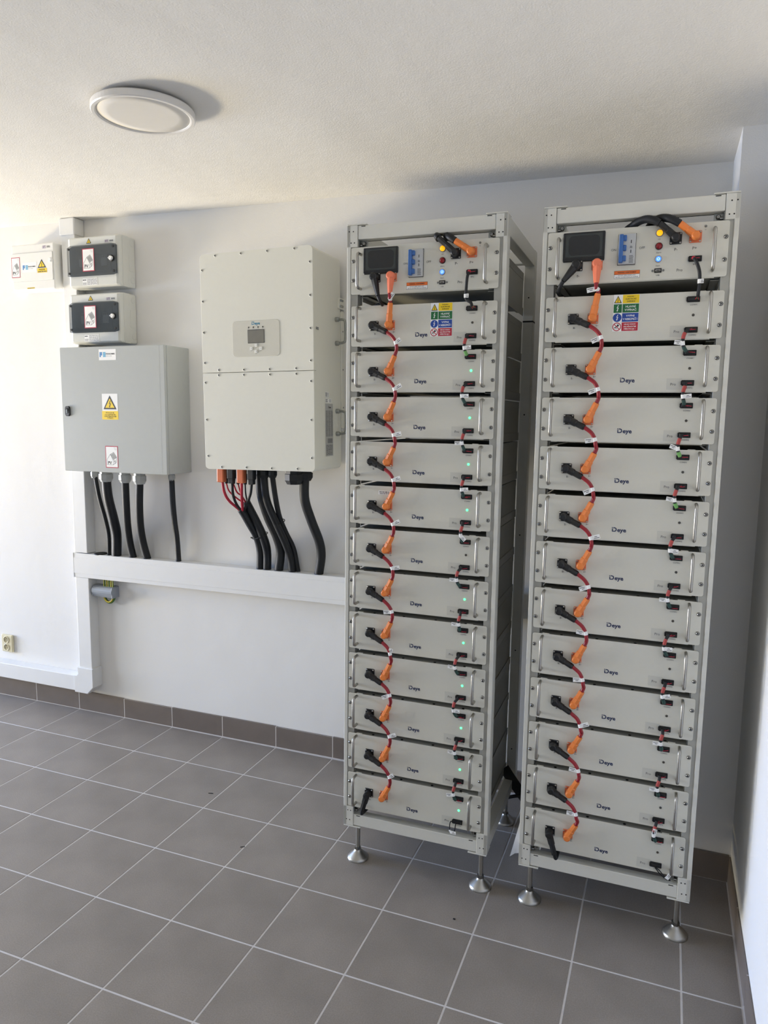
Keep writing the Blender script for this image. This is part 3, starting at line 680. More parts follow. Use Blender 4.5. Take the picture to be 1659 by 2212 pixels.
for k in range(2):
    mm = rackmat(k); rot = (0, 0, RACKS[k][2])
    for i in range(12):                     # link i ends in the orange socket of module i
        Oz = MZ[i]+SZ; Yh = -0.017
        j = lambda a: random.uniform(-a, a)
        dx = 0.0 if k == 0 else -0.002
        if i == 0:
            lbl = 'short dark red cable joining control unit and topmost module of the %s rack' % SIDE[k]
            base = Vector((PX0+OX, -0.0002, CZ))
            ohead = Vector((0, Yh, Oz-CZ)); lean = 0.006 if k == 0 else 0.012
            oend = Vector((lean, Yh-0.004, Oz-CZ+0.066))
            top = Vector((0.0055, Yh-0.002, 0.0490)); tend = Vector((0.0070, Yh-0.012, -0.0060))
            path = smoothpath([tend, tend+Vector((0.0005, -0.002, -0.014)), oend+Vector((0.0006, 0, 0.010)), oend], 6)
        else:
            lbl = 'dark red cable with black and orange plugs linking %s and %s battery modules, %s rack' % (ORD[i-1], ORD[i], SIDE[k])
            base = Vector((PX0+BX, -0.0002, MZ[i-1]+SZ))
            bend = Vector((0.0510+dx+j(0.001), Yh-0.009, -0.0225+j(0.0015))); bhead = Vector((0, Yh, 0))
            ohead = Vector((OX-BX, Yh, -0.1435)); ang = 0.0245+j(0.0015)
            oend = ohead+Vector((ang, -0.006, 0.0480))
            a = bend; bulge = j(0.0018)
            path = smoothpath([a, a+Vector((0.0195, -0.003, -0.0140)), a+Vector((0.0305+bulge, -0.004, -0.0310)), a+Vector((0.0345+bulge, -0.004, -0.0490)), oend+Vector((0.0045, -0.001, 0.0130)), oend], 6)
        t = thing('power_cable', lbl, 'cable', mm @ base, rot, 'battery power cables on the %s rack' % SIDE[k])
        p = MB(); p.tube(path, 0.0056, 'redc', 12); p.build('red_cable', t)
        p = MB(); boot(p, ohead, oend, 'orange'); p.build('orange_plug', t)
        if i == 0:
            p = MB(); boot(p, top, tend, 'orange2', (0.0118, 0.0124, 0.0110, 0.0105, 0.0080, 0.0072), 0.0130)
            for a in (-0.007, 0, 0.007):
                for b in (0.006, 0.0, -0.006, -0.012): p.box(top.x+a-0.0018, top.x+a+0.0018, -0.0315 if abs(a) < 0.001 else -0.0298, -0.022, top.z+b-0.0006, top.z+b+0.0012, 'redc')
            q = p.build('orange_boot', t); q['label'] = 'slotted salmon-orange boot'
        else:
            p = MB(); boot(p, bhead, bend, 'black'); p.build('black_plug', t)
        n = len(path); c = int(n*(0.42 if i else 0.45)); d = path[c+1]-path[c-1]
        p = MB(); wrap_tag(p, path[c], d, rad(TAGS[k][i]), L=0.020 if TAGS[k][i] in (52, 35, 75) else 0.027); p.build('identification_tag', t)
    # control-unit negative lead, drooping back into the rack
    t = thing('negative_lead', ('black negative lead curling from the control unit into the rack beside the inverter', 'black negative lead slanting from the control unit into the right corner rack')[k], 'cable', mm @ Vector((0.0150+0.0855, -0.0002, CZ+0.049)), rot)
    e = Vector((0.0165, -0.026, -0.0600)) if k == 0 else Vector((-0.0345, -0.026, -0.0450))
    p = MB(); boot(p, Vector((0, -0.017, 0)), e, 'black', (0.0118, 0.0124, 0.0105, 0.0100, 0.0075, 0.0068), 0.0130); p.build('black_boot', t)
    if k == 0: path = [e, e+Vector((0.006, 0.004, -0.015)), e+Vector((0.004, 0.030, -0.024)), e+Vector((-0.022, 0.070, -0.016)), e+Vector((-0.050, 0.10, -0.020)), e+Vector((-0.056, 0.17, -0.021))]
    else: path = [e, e+Vector((-0.010, 0.006, -0.016)), e+Vector((-0.016, 0.036, -0.024)), e+Vector((-0.020, 0.080, -0.024)), e+Vector((-0.014, 0.16, -0.024))]
    p = MB(); p.tube(smoothpath(path, 6), 0.0056, 'rubber', 10); p.build('black_cable', t)
    # bottom module's negative plug
    t = thing('negative_lead', ('black plug and lead hanging from the bottom module of the rack beside the inverter', 'black plug and lead hanging from the bottom module of the right corner rack')[k], 'cable', mm @ Vector((PX0+BX, -0.0002, MZ[11]+SZ)), rot)
    e = Vector((-0.014, -0.030, -0.054)) if k == 0 else Vector((0.020, -0.030, -0.060))
    p = MB(); boot(p, Vector((0, -0.021, 0)), e, 'blackm'); p.build('black_plug', t)
    p = MB(); p.tube(smoothpath([e, e+Vector((e.x*0.20, 0.004, -0.014)), e+Vector((e.x*0.25, 0.032, -0.020)), e+Vector((e.x*0.2, 0.10, -0.0265)), e+Vector((e.x*0.2, 0.2, -0.03))], 6), 0.0058, 'rubber', 10); p.build('black_cable', t)
    # battery output cables bending back over the control unit
    for nm, sx, sz_, col, label in (('positive', 0.3935, 0.1075, 'orange', 'orange plug with corrugated black conduit'), ('negative', 0.3440, 0.1065, 'black', 'black plug and smooth black hose' if k == 0 else 'black plug with corrugated black conduit')):
        t = thing('output_cable', '%s bending back over the control unit, %s rack' % (label, SIDE[k]), 'cable', mm @ Vector((0.0150+sx, -0.0002, CZ+sz_)), rot, 'output cables of the %s rack' % SIDE[k])
        if nm == 'positive': e = Vector((-0.0475, -0.022, 0.0320)) if k == 0 else Vector((-0.0415, -0.022, 0.0325))
        else: e = Vector((-0.0510, -0.018, 0.0460)) if k == 0 else Vector((-0.0430, -0.018, 0.0395))
        p = MB(); boot(p, Vector((0, -0.015, 0)), e, 'orange' if nm == 'positive' else 'black', (0.0098, 0.0104, 0.0100, 0.0092, 0.0094, 0.0088) if nm == 'positive' else (0.0092, 0.0096, 0.0090, 0.0082, 0.0084, 0.0080), 0.0115); p.build('plug', t)
        if nm == 'positive':
            path = [e, e+Vector((-0.016, 0.002, 0.0105)), e+Vector((-0.030, 0.016, 0.0190)), e+Vector((-0.038, 0.050, 0.0190)), e+Vector((-0.042, 0.13, 0.0130)), e+Vector((-0.044, 0.30, 0.0100))] if k == 0 else \
                [e, e+Vector((-0.018, 0.000, 0.0110)), e+Vector((-0.036, 0.006, 0.0185)), e+Vector((-0.056, 0.024, 0.0215)), e+Vector((-0.075, 0.065, 0.0180)), e+Vector((-0.088, 0.14, 0.0130)), e+Vector((-0.092, 0.30, 0.0100))]
        else:
            path = [e, e+Vector((-0.006, 0.003, 0.0060)), e+Vector((-0.010, 0.020, 0.0095)), e+Vector((-0.014, 0.06, 0.0070)), e+Vector((-0.016, 0.22, 0.0030))] if k == 0 else \
                [e, e+Vector((-0.018, 0.002, 0.0100)), e+Vector((-0.038, 0.010, 0.0150)), e+Vector((-0.058, 0.022, 0.0120)), e+Vector((-0.074, 0.040, 0.0055)), e+Vector((-0.092, 0.09, 0.0030)), e+Vector((-0.10, 0.25, 0.0030))]
        path = smoothpath(path, 10)
        p = MB()
        if nm == 'negative' and k == 0:
            p.tube(path, 0.0098, 'rubber', 12)
        else:
            q = resample(path, 0.0022); p.tube(q, [0.0110 if a % 2 else 0.0095 for a in range(len(q))], 'conduit', 12)
        p.build('conduit', t)

# data cables
def sleeve(mb, path, a, b, r, mt):
    n = len(path)-1; P = path[int(a*n):max(int(b*n)+1, int(a*n)+2)]
    mb.tube(P, r, mt, 10)
def wires(mb, a, b, mts):
    for q, mt in enumerate(mts):
        o = Vector(((q-1)*0.0042, 0, random.uniform(-0.002, 0.002)))
        MB().tube(smoothpath([a, (Vector(a)+Vector(b)+o)/2+Vector((0, -0.004, 0)), Vector(b)+o], 3), 0.0010, mt, 5).build('wire', mb)
CT = [[0, 5, 0, 182, 5, -45, 180, 178, 172, 0, 170, 190], [0, 172, 5, 160, 170, -4, 180, 2, 15, 178, 176, 80]]
for k in range(2):
    mm = rackmat(k); rot = (0, 0, RACKS[k][2])
    for i in range(12):
        if i == 0:
            base = Vector((0.0150+0.3965, -0.0002, CZ+0.050)); e = Vector((PX0+0.3975-0.4115, -0.014, MZ[0]+0.1058-CZ-0.050))
            s0 = Vector((-0.006, -0.015, 0.001))
            if k == 0: P = [s0, (-0.009, -0.026, -0.018), (-0.012, -0.024, -0.050), (-0.0125, -0.022, -0.080), e+Vector((0.000, -0.008, 0.014)), e+Vector((0.002, 0, 0.004))]
            else: P = [s0, (0.003, -0.026, -0.014), (0.012, -0.024, -0.040), (0.014, -0.022, -0.072), e+Vector((0.010, -0.008, 0.014)), e+Vector((0.010, 0, 0.004))]
            lbl = 'long black data cable from the control unit to the topmost module, %s rack' % SIDE[k]
        else:
            base = Vector((PX0+0.3965, -0.0002, MZ[i-1]+0.0243)); e = Vector((0.001, -0.012, -0.0620))
            off = random.uniform(-0.020, -0.009); s0 = Vector((-0.006, -0.013, 0.001))
            P = [s0, (off+0.004, -0.022, -0.010), (off, -0.024, -0.026), (off+0.001, -0.023, -0.042), (off*0.6, -0.019, -0.056), (-0.006, -0.014, -0.0615)]
            lbl = 'short data cable with red and green sleeves between %s and %s modules, %s rack' % (ORD[i-1], ORD[i], SIDE[k])
        t = thing('data_cable', lbl, 'cable', mm @ base, rot, 'data cables on the %s rack' % SIDE[k])
        path = smoothpath(P, 7)
        p = MB(); p.tube(path, 0.0046, 'rubber', 10); p.build('black_sleeve', t)
        if i: 
            p = MB(); sleeve(p, path, 0.20, 0.40, 0.0051, 'redslv'); p.build('red_sleeve', t)
            p = MB(); sleeve(p, path, 0.66, 0.86, 0.0052, 'lgrn' if (k == 1 and i in (3, 4)) or (k == 0 and i == 1) else 'grnslv'); p.build('green_sleeve', t)
        else:
            p = MB(); sleeve(p, path, 0.0, 0.08, 0.0050, 'redw'); p.build('red_sleeve', t)
        wires(t, path[2], (0.006, -0.0095, 0.0), ('redw', 'blackm', 'redw')); wires(t, path[-2], e+Vector((0.008, 0.003, -0.001)), ('redw', 'lgrn' if i == 0 else 'blackm', 'redw'))
        c = int(len(path)*0.53); p = MB(); wrap_tag(p, path[c], path[c+1]-path[c-1], rad(CT[k][i]), L=0.022 if i else 0.010, Hh=0.0115, r=0.0054); p.build('identification_tag', t)
    t = thing('terminator_loop', 'small black wire loop with white tag in the bottom port, %s rack' % SIDE[k], 'wire', mm @ Vector((PX0+0.3965, -0.0002, MZ[11]+0.0243)), rot)
    if k == 0: P = smoothpath([(-0.012, -0.010, 0.004), (-0.021, -0.016, 0.002), (-0.021, -0.020, -0.022), (-0.013, -0.020, -0.034), (-0.006, -0.018, -0.026), (-0.004, -0.010, -0.004)], 6)
    else: P = smoothpath([(0.000, -0.010, -0.003), (0.012, -0.014, -0.010), (0.026, -0.018, -0.022), (0.042, -0.018, -0.030), (0.030, -0.018, -0.029), (0.012, -0.014, -0.018), (-0.002, -0.010, -0.004)], 6)
    p = MB(); p.tube(P, 0.0017, 'blackm', 8); p.build('wire', t)
    c = 14; p = MB(); wrap_tag(p, P[c], P[c+1]-P[c-1], rad(0 if k == 0 else 65), L=0.020, Hh=0.010, r=0.003); p.build('identification_tag', t)

# ------------------------------------------------------------------ inverter on the wall
inv = thing('inverter', 'large white hybrid inverter with small grey display hung on the wall', 'inverter', (1.5985, 0.0, 1.3570), (0, -0.0135, 0))
IW, IH, IF, IB = 0.2610, 0.8880, -0.2930, -0.0350
p = MB(); O = rr(-IW, IW, 0, IH, 0.020, 5)
p.prism(O, IF+0.020, IB, 'inv'); p.build('casing', inv)
p = MB(); O = rr(-IW, IW, 0, 0.4040, 0.018, 5); O = [O[i] for i in range(6)]+[(IW, 0.4040), (-IW, 0.4040)]+[O[i] for i in range(18, 24)]; p.prism(O, IF, IF+0.0205, 'inv', 0.0015); p.build('lower_cover', inv)
p = MB(); O = rr(-IW, IW, 0.4058, IH, 0.018, 5); O = [(-IW, 0.4058), (IW, 0.4058)]+[O[i] for i in range(6, 18)]; p.prism(O, IF, IF+0.0205, 'inv', 0.0015); p.build('upper_cover', inv)
p = MB(); p.rbox(-IW+0.03, IW-0.06, IB-0.001, -0.001, 0.12, IH-0.10, 'inv', 0.004); p.build('heat_sink_cover', inv)
p = MB(); p.rbox(-0.20, 0.256, -0.012, -0.0005, 0.16, 0.70, 'pvc', 0.004, 2); p.build('wall_bracket', inv)
sc = [(1.402, 2.236), (1.524, 2.236), (1.646, 2.236), (1.768, 2.236), (1.836, 2.181), (1.838, 2.054), (1.839, 1.927), (1.841, 1.801), (1.336, 2.182), (1.338, 2.056), (1.341, 1.929), (1.344, 1.804), (1.412, 1.773), (1.533, 1.772), (1.654, 1.771), (1.775, 1.772), (1.411, 1.752), (1.533, 1.751), (1.655, 1.75), (1.776, 1.75), (1.345, 1.722), (1.842, 1.72), (1.348, 1.567), (1.843, 1.566), (1.352, 1.413), (1.845, 1.413), (1.419, 1.367), (1.54, 1.368), (1.66, 1.367), (1.78, 1.368)]
for x, z in sc:
    lx = (x-1.5985)+0.0135*(z-1.357); lz = z-1.357
    q = MB(); q.lathe([(0.0062, -0.001), (0.0062, 0.0006), (0.0050, 0.0010)], (0, 0, 0), (0, -1, 0), 'inv', 12); q.lathe([(0.0040, 0), (0.0036, 0.0022)], (0, 0, 0), (0, -1, 0), 'bolt', 10); q.flat(circ(0, 0, 0.0016, 6), -0.0024, 'blackm')
    q.build('cover_screw', inv, (max(-IW+0.011, min(IW-0.011, lx)), IF, lz))
p = MB(); p.prism(rr(-0.1105, 0.1100, 0.4670, 0.6105, 0.014, 4), IF-0.0015, IF+0.001, 'invp', 0.0008); dp = p.build('display_panel', inv)
y = IF-0.0018
p = MB(); p.prism(rr(-0.0370, 0.0400, 0.5200, 0.5745, 0.001, 2), IF-0.0026, IF-0.001, 'lcdf'); p.rect(-0.0350, 0.0380, 0.5220, 0.5722, IF-0.0028, 'lcd'); p.build('screen', dp)
for i in range(4):
    q = MB(); q.lathe([(0.0032, 0), (0.0030, 0.0012)], (-0.0325+i*0.0220, IF-0.0014, 0.5840), (0, -1, 0), 'lcdf', 10); q.lines(-0.0365+i*0.022, -0.0285+i*0.022, 0.5775, 0.5795, 1, y-0.0001, 'gprint', 0.5); q.build('indicator', dp)
for x, z in ((0.0020, 0.5110), (-0.0210, 0.4985), (0.0240, 0.4985), (0.0010, 0.4865)):
    q = MB(); q.rbox(x-0.0062, x+0.0062, IF-0.0042, IF-0.001, z-0.0065, z+0.0065, 'btn', 0.0015, 2); q.lines(x-0.004, x+0.004, z-0.0095, z-0.0078, 1, y, 'gprint', 0.6); q.flat(circ(x+0.001, z, 0.002, 3), IF-0.0044, 'silver'); q.build('button', dp)
p = MB(); deye(p, -0.0180, 0.5935, 0.0125, y, 'teal'); p.build('logo', dp)
# right flank: labels, handles, cable cover plate
def FL(mb): mb.M = Matrix.Translation((IW, 0, 0)) @ Matrix.Rotation(math.pi/2, 4, 'Z'); return mb     # drawing x -> +y, facing +x
p = FL(MB()); p.rect(-0.192, -0.118, 0.058, 0.276, -0.0006, 'silver'); p.lines(-0.186, -0.124, 0.062, 0.106, 9, -0.0009, 'gprint', 0.45)
for a in range(4): p.rect(-0.170+a*0.012, -0.164+a*0.012, 0.112, 0.132, -0.0009, 'gprint')
for c in range(3): p.lines(-0.188+c*0.024, -0.168+c*0.024, 0.140, 0.248, 20, -0.0009, 'gprint', 0.4)
deye(p, -0.163, 0.258, 0.008, -0.0009, 'print'); p.build('rating_plate', inv)
p = FL(MB()); p.rect(-0.192, -0.130, 0.279, 0.297, -0.0006, 'white'); p.lines(-0.189, -0.170, 0.281, 0.295, 4, -0.0009, 'print', 0.5); p.lines(-0.155, -0.135, 0.281, 0.295, 3, -0.0009, 'print', 0.3)
p.rect(-0.192, -0.155, 0.302, 0.324, -0.0006, 'white'); p.lines(-0.189, -0.175, 0.304, 0.322, 5, -0.0009, 'print', 0.6); p.lines(-0.172, -0.158, 0.304, 0.322, 4, -0.0009, 'gprint', 0.3); p.build('serial_label', inv)
p = FL(MB()); p.rect(-0.272, -0.246, 0.566, 0.578, -0.0006, 'silver'); p.lines(-0.270, -0.248, 0.567, 0.577, 3, -0.0009, 'print', 0.4); p.build('small_label', inv)
for z0, z1 in ((0.530, 0.628), (0.150, 0.246)):
    p = FL(MB()); x = -0.082
    for z in (z0, z1): p.lathe([(0.010, 0), (0.010, 0.012), (0.008, 0.016)], (x, 0, z), (0, -1, 0), 'zinc', 12)
    p.tube(smoothpath([(x, -0.012, z0), (x, -0.034, z0+0.002), (x, -0.044, z0+0.014), (x, -0.044, z1-0.014), (x, -0.034, z1-0.002), (x, -0.012, z1)], 5), 0.0055, 'zinc', 10); p.build('carrying_handle', inv)
p = FL(MB()); p.prism(rr(-0.034, -0.002, 0.172, 0.670, 0.010), -0.004, 0.0, 'inv', 0.001)
for z in (0.262, 0.424, 0.585): p.lathe([(0.004, 0), (0.003, 0.002)], (-0.018, -0.004, z), (0, -1, 0), 'bolt', 10)
p.build('side_cover_plate', inv)
p = FL(MB()); p.prism(rr(-0.060, 0.0, 0.676, 0.722, 0.004), -0.006, 0.0, 'inv', 0.001)
for z in (0.688, 0.712):
    for x in (-0.046, -0.036, -0.024): p.lathe([(0.0055, 0), (0.004, 0.004)], (x, -0.006, z), (0, -1, 0), 'zinc', 8)
p.build('hanging_lug', inv)
p = MB(); p.rbox(-IW-0.006, -IW+0.004, -0.16, -0.12, 0.155, 0.215, 'inv', 0.003); p.build('side_switch', inv)
p = MB(); p.lathe([(0.004, 0), (0.003, 0.004)], (-IW, -0.20, 0.34), (-1, 0, 0), 'bolt', 8); p.build('side_screw', inv)
# connectors underneath (parts of the inverter)
def world_part(mb, name, parent): 
    """mesh given in world coordinates, kept under its thing"""
    o = mb.build(name); bpy.context.view_layer.update(); o.parent = parent; o.matrix_parent_inverse = parent.matrix_world.inverted(); return o
ZB = 1.3585
for x in (1.370, 1.470):
    p = MB(); p.rbox(x-0.0165, x+0.0165, -0.236, -0.206, 1.292, ZB, 'orange3', 0.004); world_part(p, 'battery_terminal', inv)
for x in (1.4195, 1.5205):
    p = MB(); p.rbox(x-0.0155, x+0.0155, -0.234, -0.206, 1.308, ZB, 'rubber', 0.004); p.rbox(x-0.0125, x+0.0125, -0.231, -0.209, 1.288, 1.312, 'rubber', 0.003); world_part(p, 'battery_terminal', inv)
for x in (1.353, 1.389, 1.413, 1.450, 1.478):
    p = MB(); p.lathe([(0.0085, 0), (0.0085, 0.03), (0.0105, 0.032), (0.0105, 0.055), (0.008, 0.078)], (x, -0.160, ZB), (0, 0, -1), 'rubber', 10); world_part(p, 'solar_plug', inv)
def gland(mb, x, y, z, r, h, mt):
    mb.lathe([(r*0.85, 0), (r*0.85, h*0.28), (r, h*0.30), (r, h*0.72), (r*0.92, h*0.80), (r*0.75, h)], (x, y, z), (0, 0, -1), mt, 8, False); return mb
for x, y_, r, h in ((1.524, -0.160, 0.022, 0.042), (1.562, -0.190, 0.027, 0.042), (1.606, -0.190, 0.020, 0.040), (1.7150, -0.200, 0.041, 0.062), (1.7500, -0.165, 0.034, 0.048)):
    world_part(gland(MB(), x, y_, ZB, r, h, 'rubber'), 'cable_gland', inv)

# ------------------------------------------------------------------ wires and conduits below the inverter
C = {
 'r1': [(1.372, -0.22, 1.295), (1.375, -0.21, 1.247), (1.386, -0.19, 1.207), (1.409, -0.15, 1.167), (1.420, -0.138, 1.150)],
 'k1': [(1.422, -0.22, 1.290), (1.413, -0.2, 1.237), (1.411, -0.17, 1.191), (1.420, -0.138, 1.152)],
 'r2': [(1.47, -0.22, 1.294), (1.451, -0.19, 1.226), (1.424, -0.14, 1.152)],
 'k2': [(1.52, -0.22, 1.293), (1.5, -0.2, 1.241), (1.456, -0.16, 1.192), (1.428, -0.136, 1.148)],
 'r3': [(1.353, -0.16, 1.282), (1.364, -0.155, 1.246), (1.394, -0.14, 1.214), (1.430, -0.122, 1.186)],
 'r4': [(1.389, -0.16, 1.282), (1.404, -0.155, 1.244), (1.421, -0.14, 1.224), (1.436, -0.121, 1.186)],
 'k3': [(1.45, -0.16, 1.282), (1.449, -0.155, 1.242), (1.438, -0.121, 1.184)],
 'r5': [(1.413, -0.16, 1.282), (1.424, -0.155, 1.241), (1.434, -0.123, 1.184)],
 'k4': [(1.478, -0.16, 1.282), (1.470, -0.150, 1.235), (1.440, -0.120, 1.184)],
 'A': [(1.416, -0.14, 1.166), (1.442, -0.11, 1.096), (1.456, -0.075, 1.036), (1.456, -0.045, 0.966), (1.449, -0.035, 0.872)],
 'B': [(1.429, -0.12, 1.198), (1.472, -0.1, 1.104), (1.492, -0.075, 1.03), (1.492, -0.045, 0.961), (1.486, -0.035, 0.872)],
 'Cc': [(1.525, -0.16, 1.325), (1.527, -0.15, 1.234), (1.536, -0.11, 1.133), (1.559, -0.075, 1.043), (1.562, -0.045, 0.967), (1.546, -0.035, 0.872)],
 'D': [(1.562, -0.19, 1.325), (1.559, -0.16, 1.217), (1.579, -0.11, 1.105), (1.603, -0.075, 1.015), (1.613, -0.045, 0.943), (1.619, -0.035, 0.872)],
 'E': [(1.605, -0.19, 1.325), (1.602, -0.16, 1.231), (1.586, -0.095, 1.135), (1.596, -0.055, 1.059), (1.622, -0.030, 0.981), (1.640, -0.022, 0.874)],
 'F': [(1.746, -0.165, 1.320), (1.74, -0.15, 1.226), (1.751, -0.11, 1.131), (1.77, -0.07, 1.034), (1.768, -0.045, 0.963), (1.751, -0.035, 0.874)],
}
def cable(name, label, key, r, mt, corr=0, group=None, pts=None, cat='cable'):
    P = smoothpath(pts or C[key], 10); o = Vector(P[0]); P = [q-o for q in P]; p = MB()
    if corr:
        P = resample(P, corr); p.tube(P, [r if i % 2 else r*0.87 for i in range(len(P))], mt, 14)
    else: p.tube(P, r, mt, 12)
    return tag(p.build(name, None, o), label, cat, group)
g = 'wires under the inverter'
cable('red_wire', 'thick red wire from the left orange plug under the inverter', 'r1', 0.0062, 'redw', group=g)
cable('black_wire', 'thick black wire from the plug between the two orange inverter plugs', 'k1', 0.0060, 'rubber', group=g)
cable('red_wire', 'thick red wire hanging straight from the right orange inverter plug', 'r2', 0.0062, 'redw', group=g)
cable('black_wire', 'thick black wire curving left from the plug right of the orange ones', 'k2', 0.0060, 'rubber', group=g)
cable('red_wire', 'thin red wire sweeping from the leftmost rear plug under the inverter', 'r3', 0.0036, 'redw', group=g)
cable('red_wire', 'thin red wire from the second rear plug under the inverter', 'r4', 0.0036, 'redw', group=g)
cable('red_wire', 'thin red wire behind the right orange plug of the inverter', 'r5', 0.0036, 'redw', group=g)
cable('black_wire', 'thin black wire behind the right orange plug of the inverter', 'k3', 0.0036, 'rubber', group=g)
cable('black_wire', 'thin black wire from the rightmost rear plug under the inverter', 'k4', 0.0036, 'rubber', group=g)
g = 'conduits between inverter and trunking'
cable('corrugated_conduit', 'leftmost corrugated black conduit gathering the inverter wires', 'A', 0.0190, 'conduit', 0.0030, g)
cable('corrugated_conduit', 'second corrugated black conduit, strapped to the leftmost one below the inverter', 'B', 0.0200, 'conduit', 0.0030, g)
cable('power_cable', 'thick smooth black cable next to the corrugated conduits below the inverter', 'Cc', 0.0205, 'rubber', 0, g)
cable('power_cable', 'thick black cable crossing behind a cable tie below the inverter middle', 'D', 0.0165, 'rubber', 0, g)
cable('power_cable', 'thinner black cable tied to the thick one below the inverter middle', 'E', 0.0115, 'rubber', 0, g)
cable('power_cable', 'thick S-shaped black cable from the large glands at the inverter right', 'F', 0.0205, 'rubber', 0, g)
def ring(P, q, d, r1, r2, mt='blackm'):
    pass
def cable_tie(label, c, ax, a, b):
    """flat strap round two cables: ellipse of half-axes a (along the row) and b"""
    c = Vector(c); ax = Vector(ax).normalized(); u = Vector((ax.z, 0, -ax.x)).normalized(); w = ax.cross(u)
    P = [c+u*a*math.cos(t)+w*b*math.sin(t) for t in [2*math.pi*k/24 for k in range(25)]]
    p = MB(); p.tube([q-c for q in P], 0.0020, 'blackm', 6, caps=False); e = u*a
    p.tube([e, e+u*0.010+Vector((0, 0, 0.004))], 0.0032, 'blackm', 6); tag(p.build('cable_tie', None, c), label, 'cable tie', 'black cable ties')
cable_tie('black cable tie round the two corrugated conduits', (1.4735, -0.076, 1.040), (0.35, 0.45, -1), 0.041, 0.023)
cable_tie('black cable tie joining the thick and thin cables below the inverter', (1.5850, -0.100, 1.115), (0.16, 0.5, -1), 0.029, 0.020)

# ------------------------------------------------------------------ cable trunking on the wall
tr = thing('horizontal_trunking', 'wide white plastic cable trunking running horizontally below the inverter', 'trunking', (0.3630, 0, 0.7435), (0, -0.0065, 0))
p = MB(); p.box(0.001, 2.20, -0.0598, -0.0003, 0.0, 0.1255, 'pvc'); p.build('channel', tr)
p = MB(); p.prism([(0, 0.0), (2.20, 0.0), (2.20, 0.1265), (0, 0.1265)], -0.0625, -0.058, 'pvc', 0.0015)
p.rbox(0.0008, 2.20, -0.0640, -0.0615, 0.021, 0.1035, 'pvc', 0.0009, 1); p.build('lid', tr)
p = MB(); p.rbox(-0.0022, 0.004, -0.0645, -0.0003, -0.001, 0.1275, 'pvc', 0.001, 1); p.build('end_cap', tr)
def vduct(label, x0, x1, z0, z1):
    t = thing('vertical_trunking', label, 'trunking', (x0, 0, z0)); h = z1-z0; w = x1-x0
    q = MB(); q.box(0.0008, w-0.0008, -0.058, -0.0003, 0, h, 'pvc'); q.build('channel', t)
    q = MB(); q.rbox(0, w, -0.0605, -0.044, 0, h, 'pvc', 0.003, 2); q.build('lid', t); return t
vt = vduct('white vertical trunking behind the grey cabinet, reaching the ceiling', 0.3715, 0.4545, 0.8735, 2.4550)
vduct('narrow white vertical trunking below the horizontal trunking, beside the earth bar', 0.3710, 0.4560, 0.2400, 0.7435)
p = MB(); p.rbox(0.3660, 0.4600, -0.0680, -0.0003, 2.4370, ceil_z(0.41)-0.001, 'pvc', 0.006, 3)
world_part(p, 'ceiling_cap', vt)
p = MB(); p.rbox(XL+0.003, 0.372, -0.0605, -0.0003, 0.1265, 0.2090, 'pvc', 0.003, 2); tag(p.build('floor_trunking'), 'white trunking running along the wall just above the skirting tiles', 'trunking')
p = MB(); O = [(0.340, 0.1215), (0.425, 0.1215), (0.4640, 0.1600), (0.4640, 0.2610), (0.3660, 0.2610), (0.3660, 0.2230), (0.356, 0.2130), (0.340, 0.2130)]
p.prism(O, -0.0680, -0.0003, 'pvc', 0.003); tag(p.build('trunking_elbow'), 'white corner elbow joining vertical and floor-level trunking', 'trunking elbow')

# ------------------------------------------------------------------ earth bar
eb = thing('earth_bar', 'grey covered earth terminal bar with green-yellow wires under the trunking', 'earth bar', (0.4660, 0, 0.6480))
O = [(-0.0003, 0), (-0.044, 0)]+[(-0.030-0.026*math.cos(a), 0.030+0.026*math.sin(a)) for a in [rad(-30+20*k) for k in range(7)]]+[(-0.0003, 0.057)]
p = MB(); n = len(O)
for x0, x1 in ((0.0, 0.128),):
    V = [(x0, y_, z_) for y_, z_ in O]+[(x1, y_, z_) for y_, z_ in O]
    p.add(V, [tuple(range(n)), tuple(reversed(range(n, 2*n)))]+[(i, n+i, n+(i+1) % n, (i+1) % n) for i in range(n)], 'pegrey')
p.rbox(-0.003, 0.006, -0.050, -0.0003, 0.004, 0.050, 'pegrey', 0.002); p.rbox(0.124, 0.131, -0.052, -0.0003, -0.001, 0.054, 'pegrey', 0.002); p.build('cover', eb)
for i, x in enumerate((0.062, 0.076, 0.090, 0.103, 0.116)):
    q = MB(); q.tube([(x, -0.030, 0.050), (x+0.001, -0.030, 0.10)], 0.0042, 'gy' if i % 2 else 'gyy', 8); q.tube([(x+0.003, -0.0325, 0.050), (x+0.004, -0.0325, 0.10)], 0.0022, 'gyy' if i % 2 else 'gy', 6); q.build('earth_wire', eb)
for rr_, yy, mt in ((0.034, -0.026, 'gy'), (0.028, -0.032, 'gyy'), (0.031, -0.020, 'gy')):
    q = MB(); q.tube([(0.088+rr_*math.cos(a), yy, 0.004-rr_*1.05*math.sin(a)) for a in [math.pi*k/12 for k in range(13)]], 0.0042, mt, 8); q.build('earth_wire', eb)

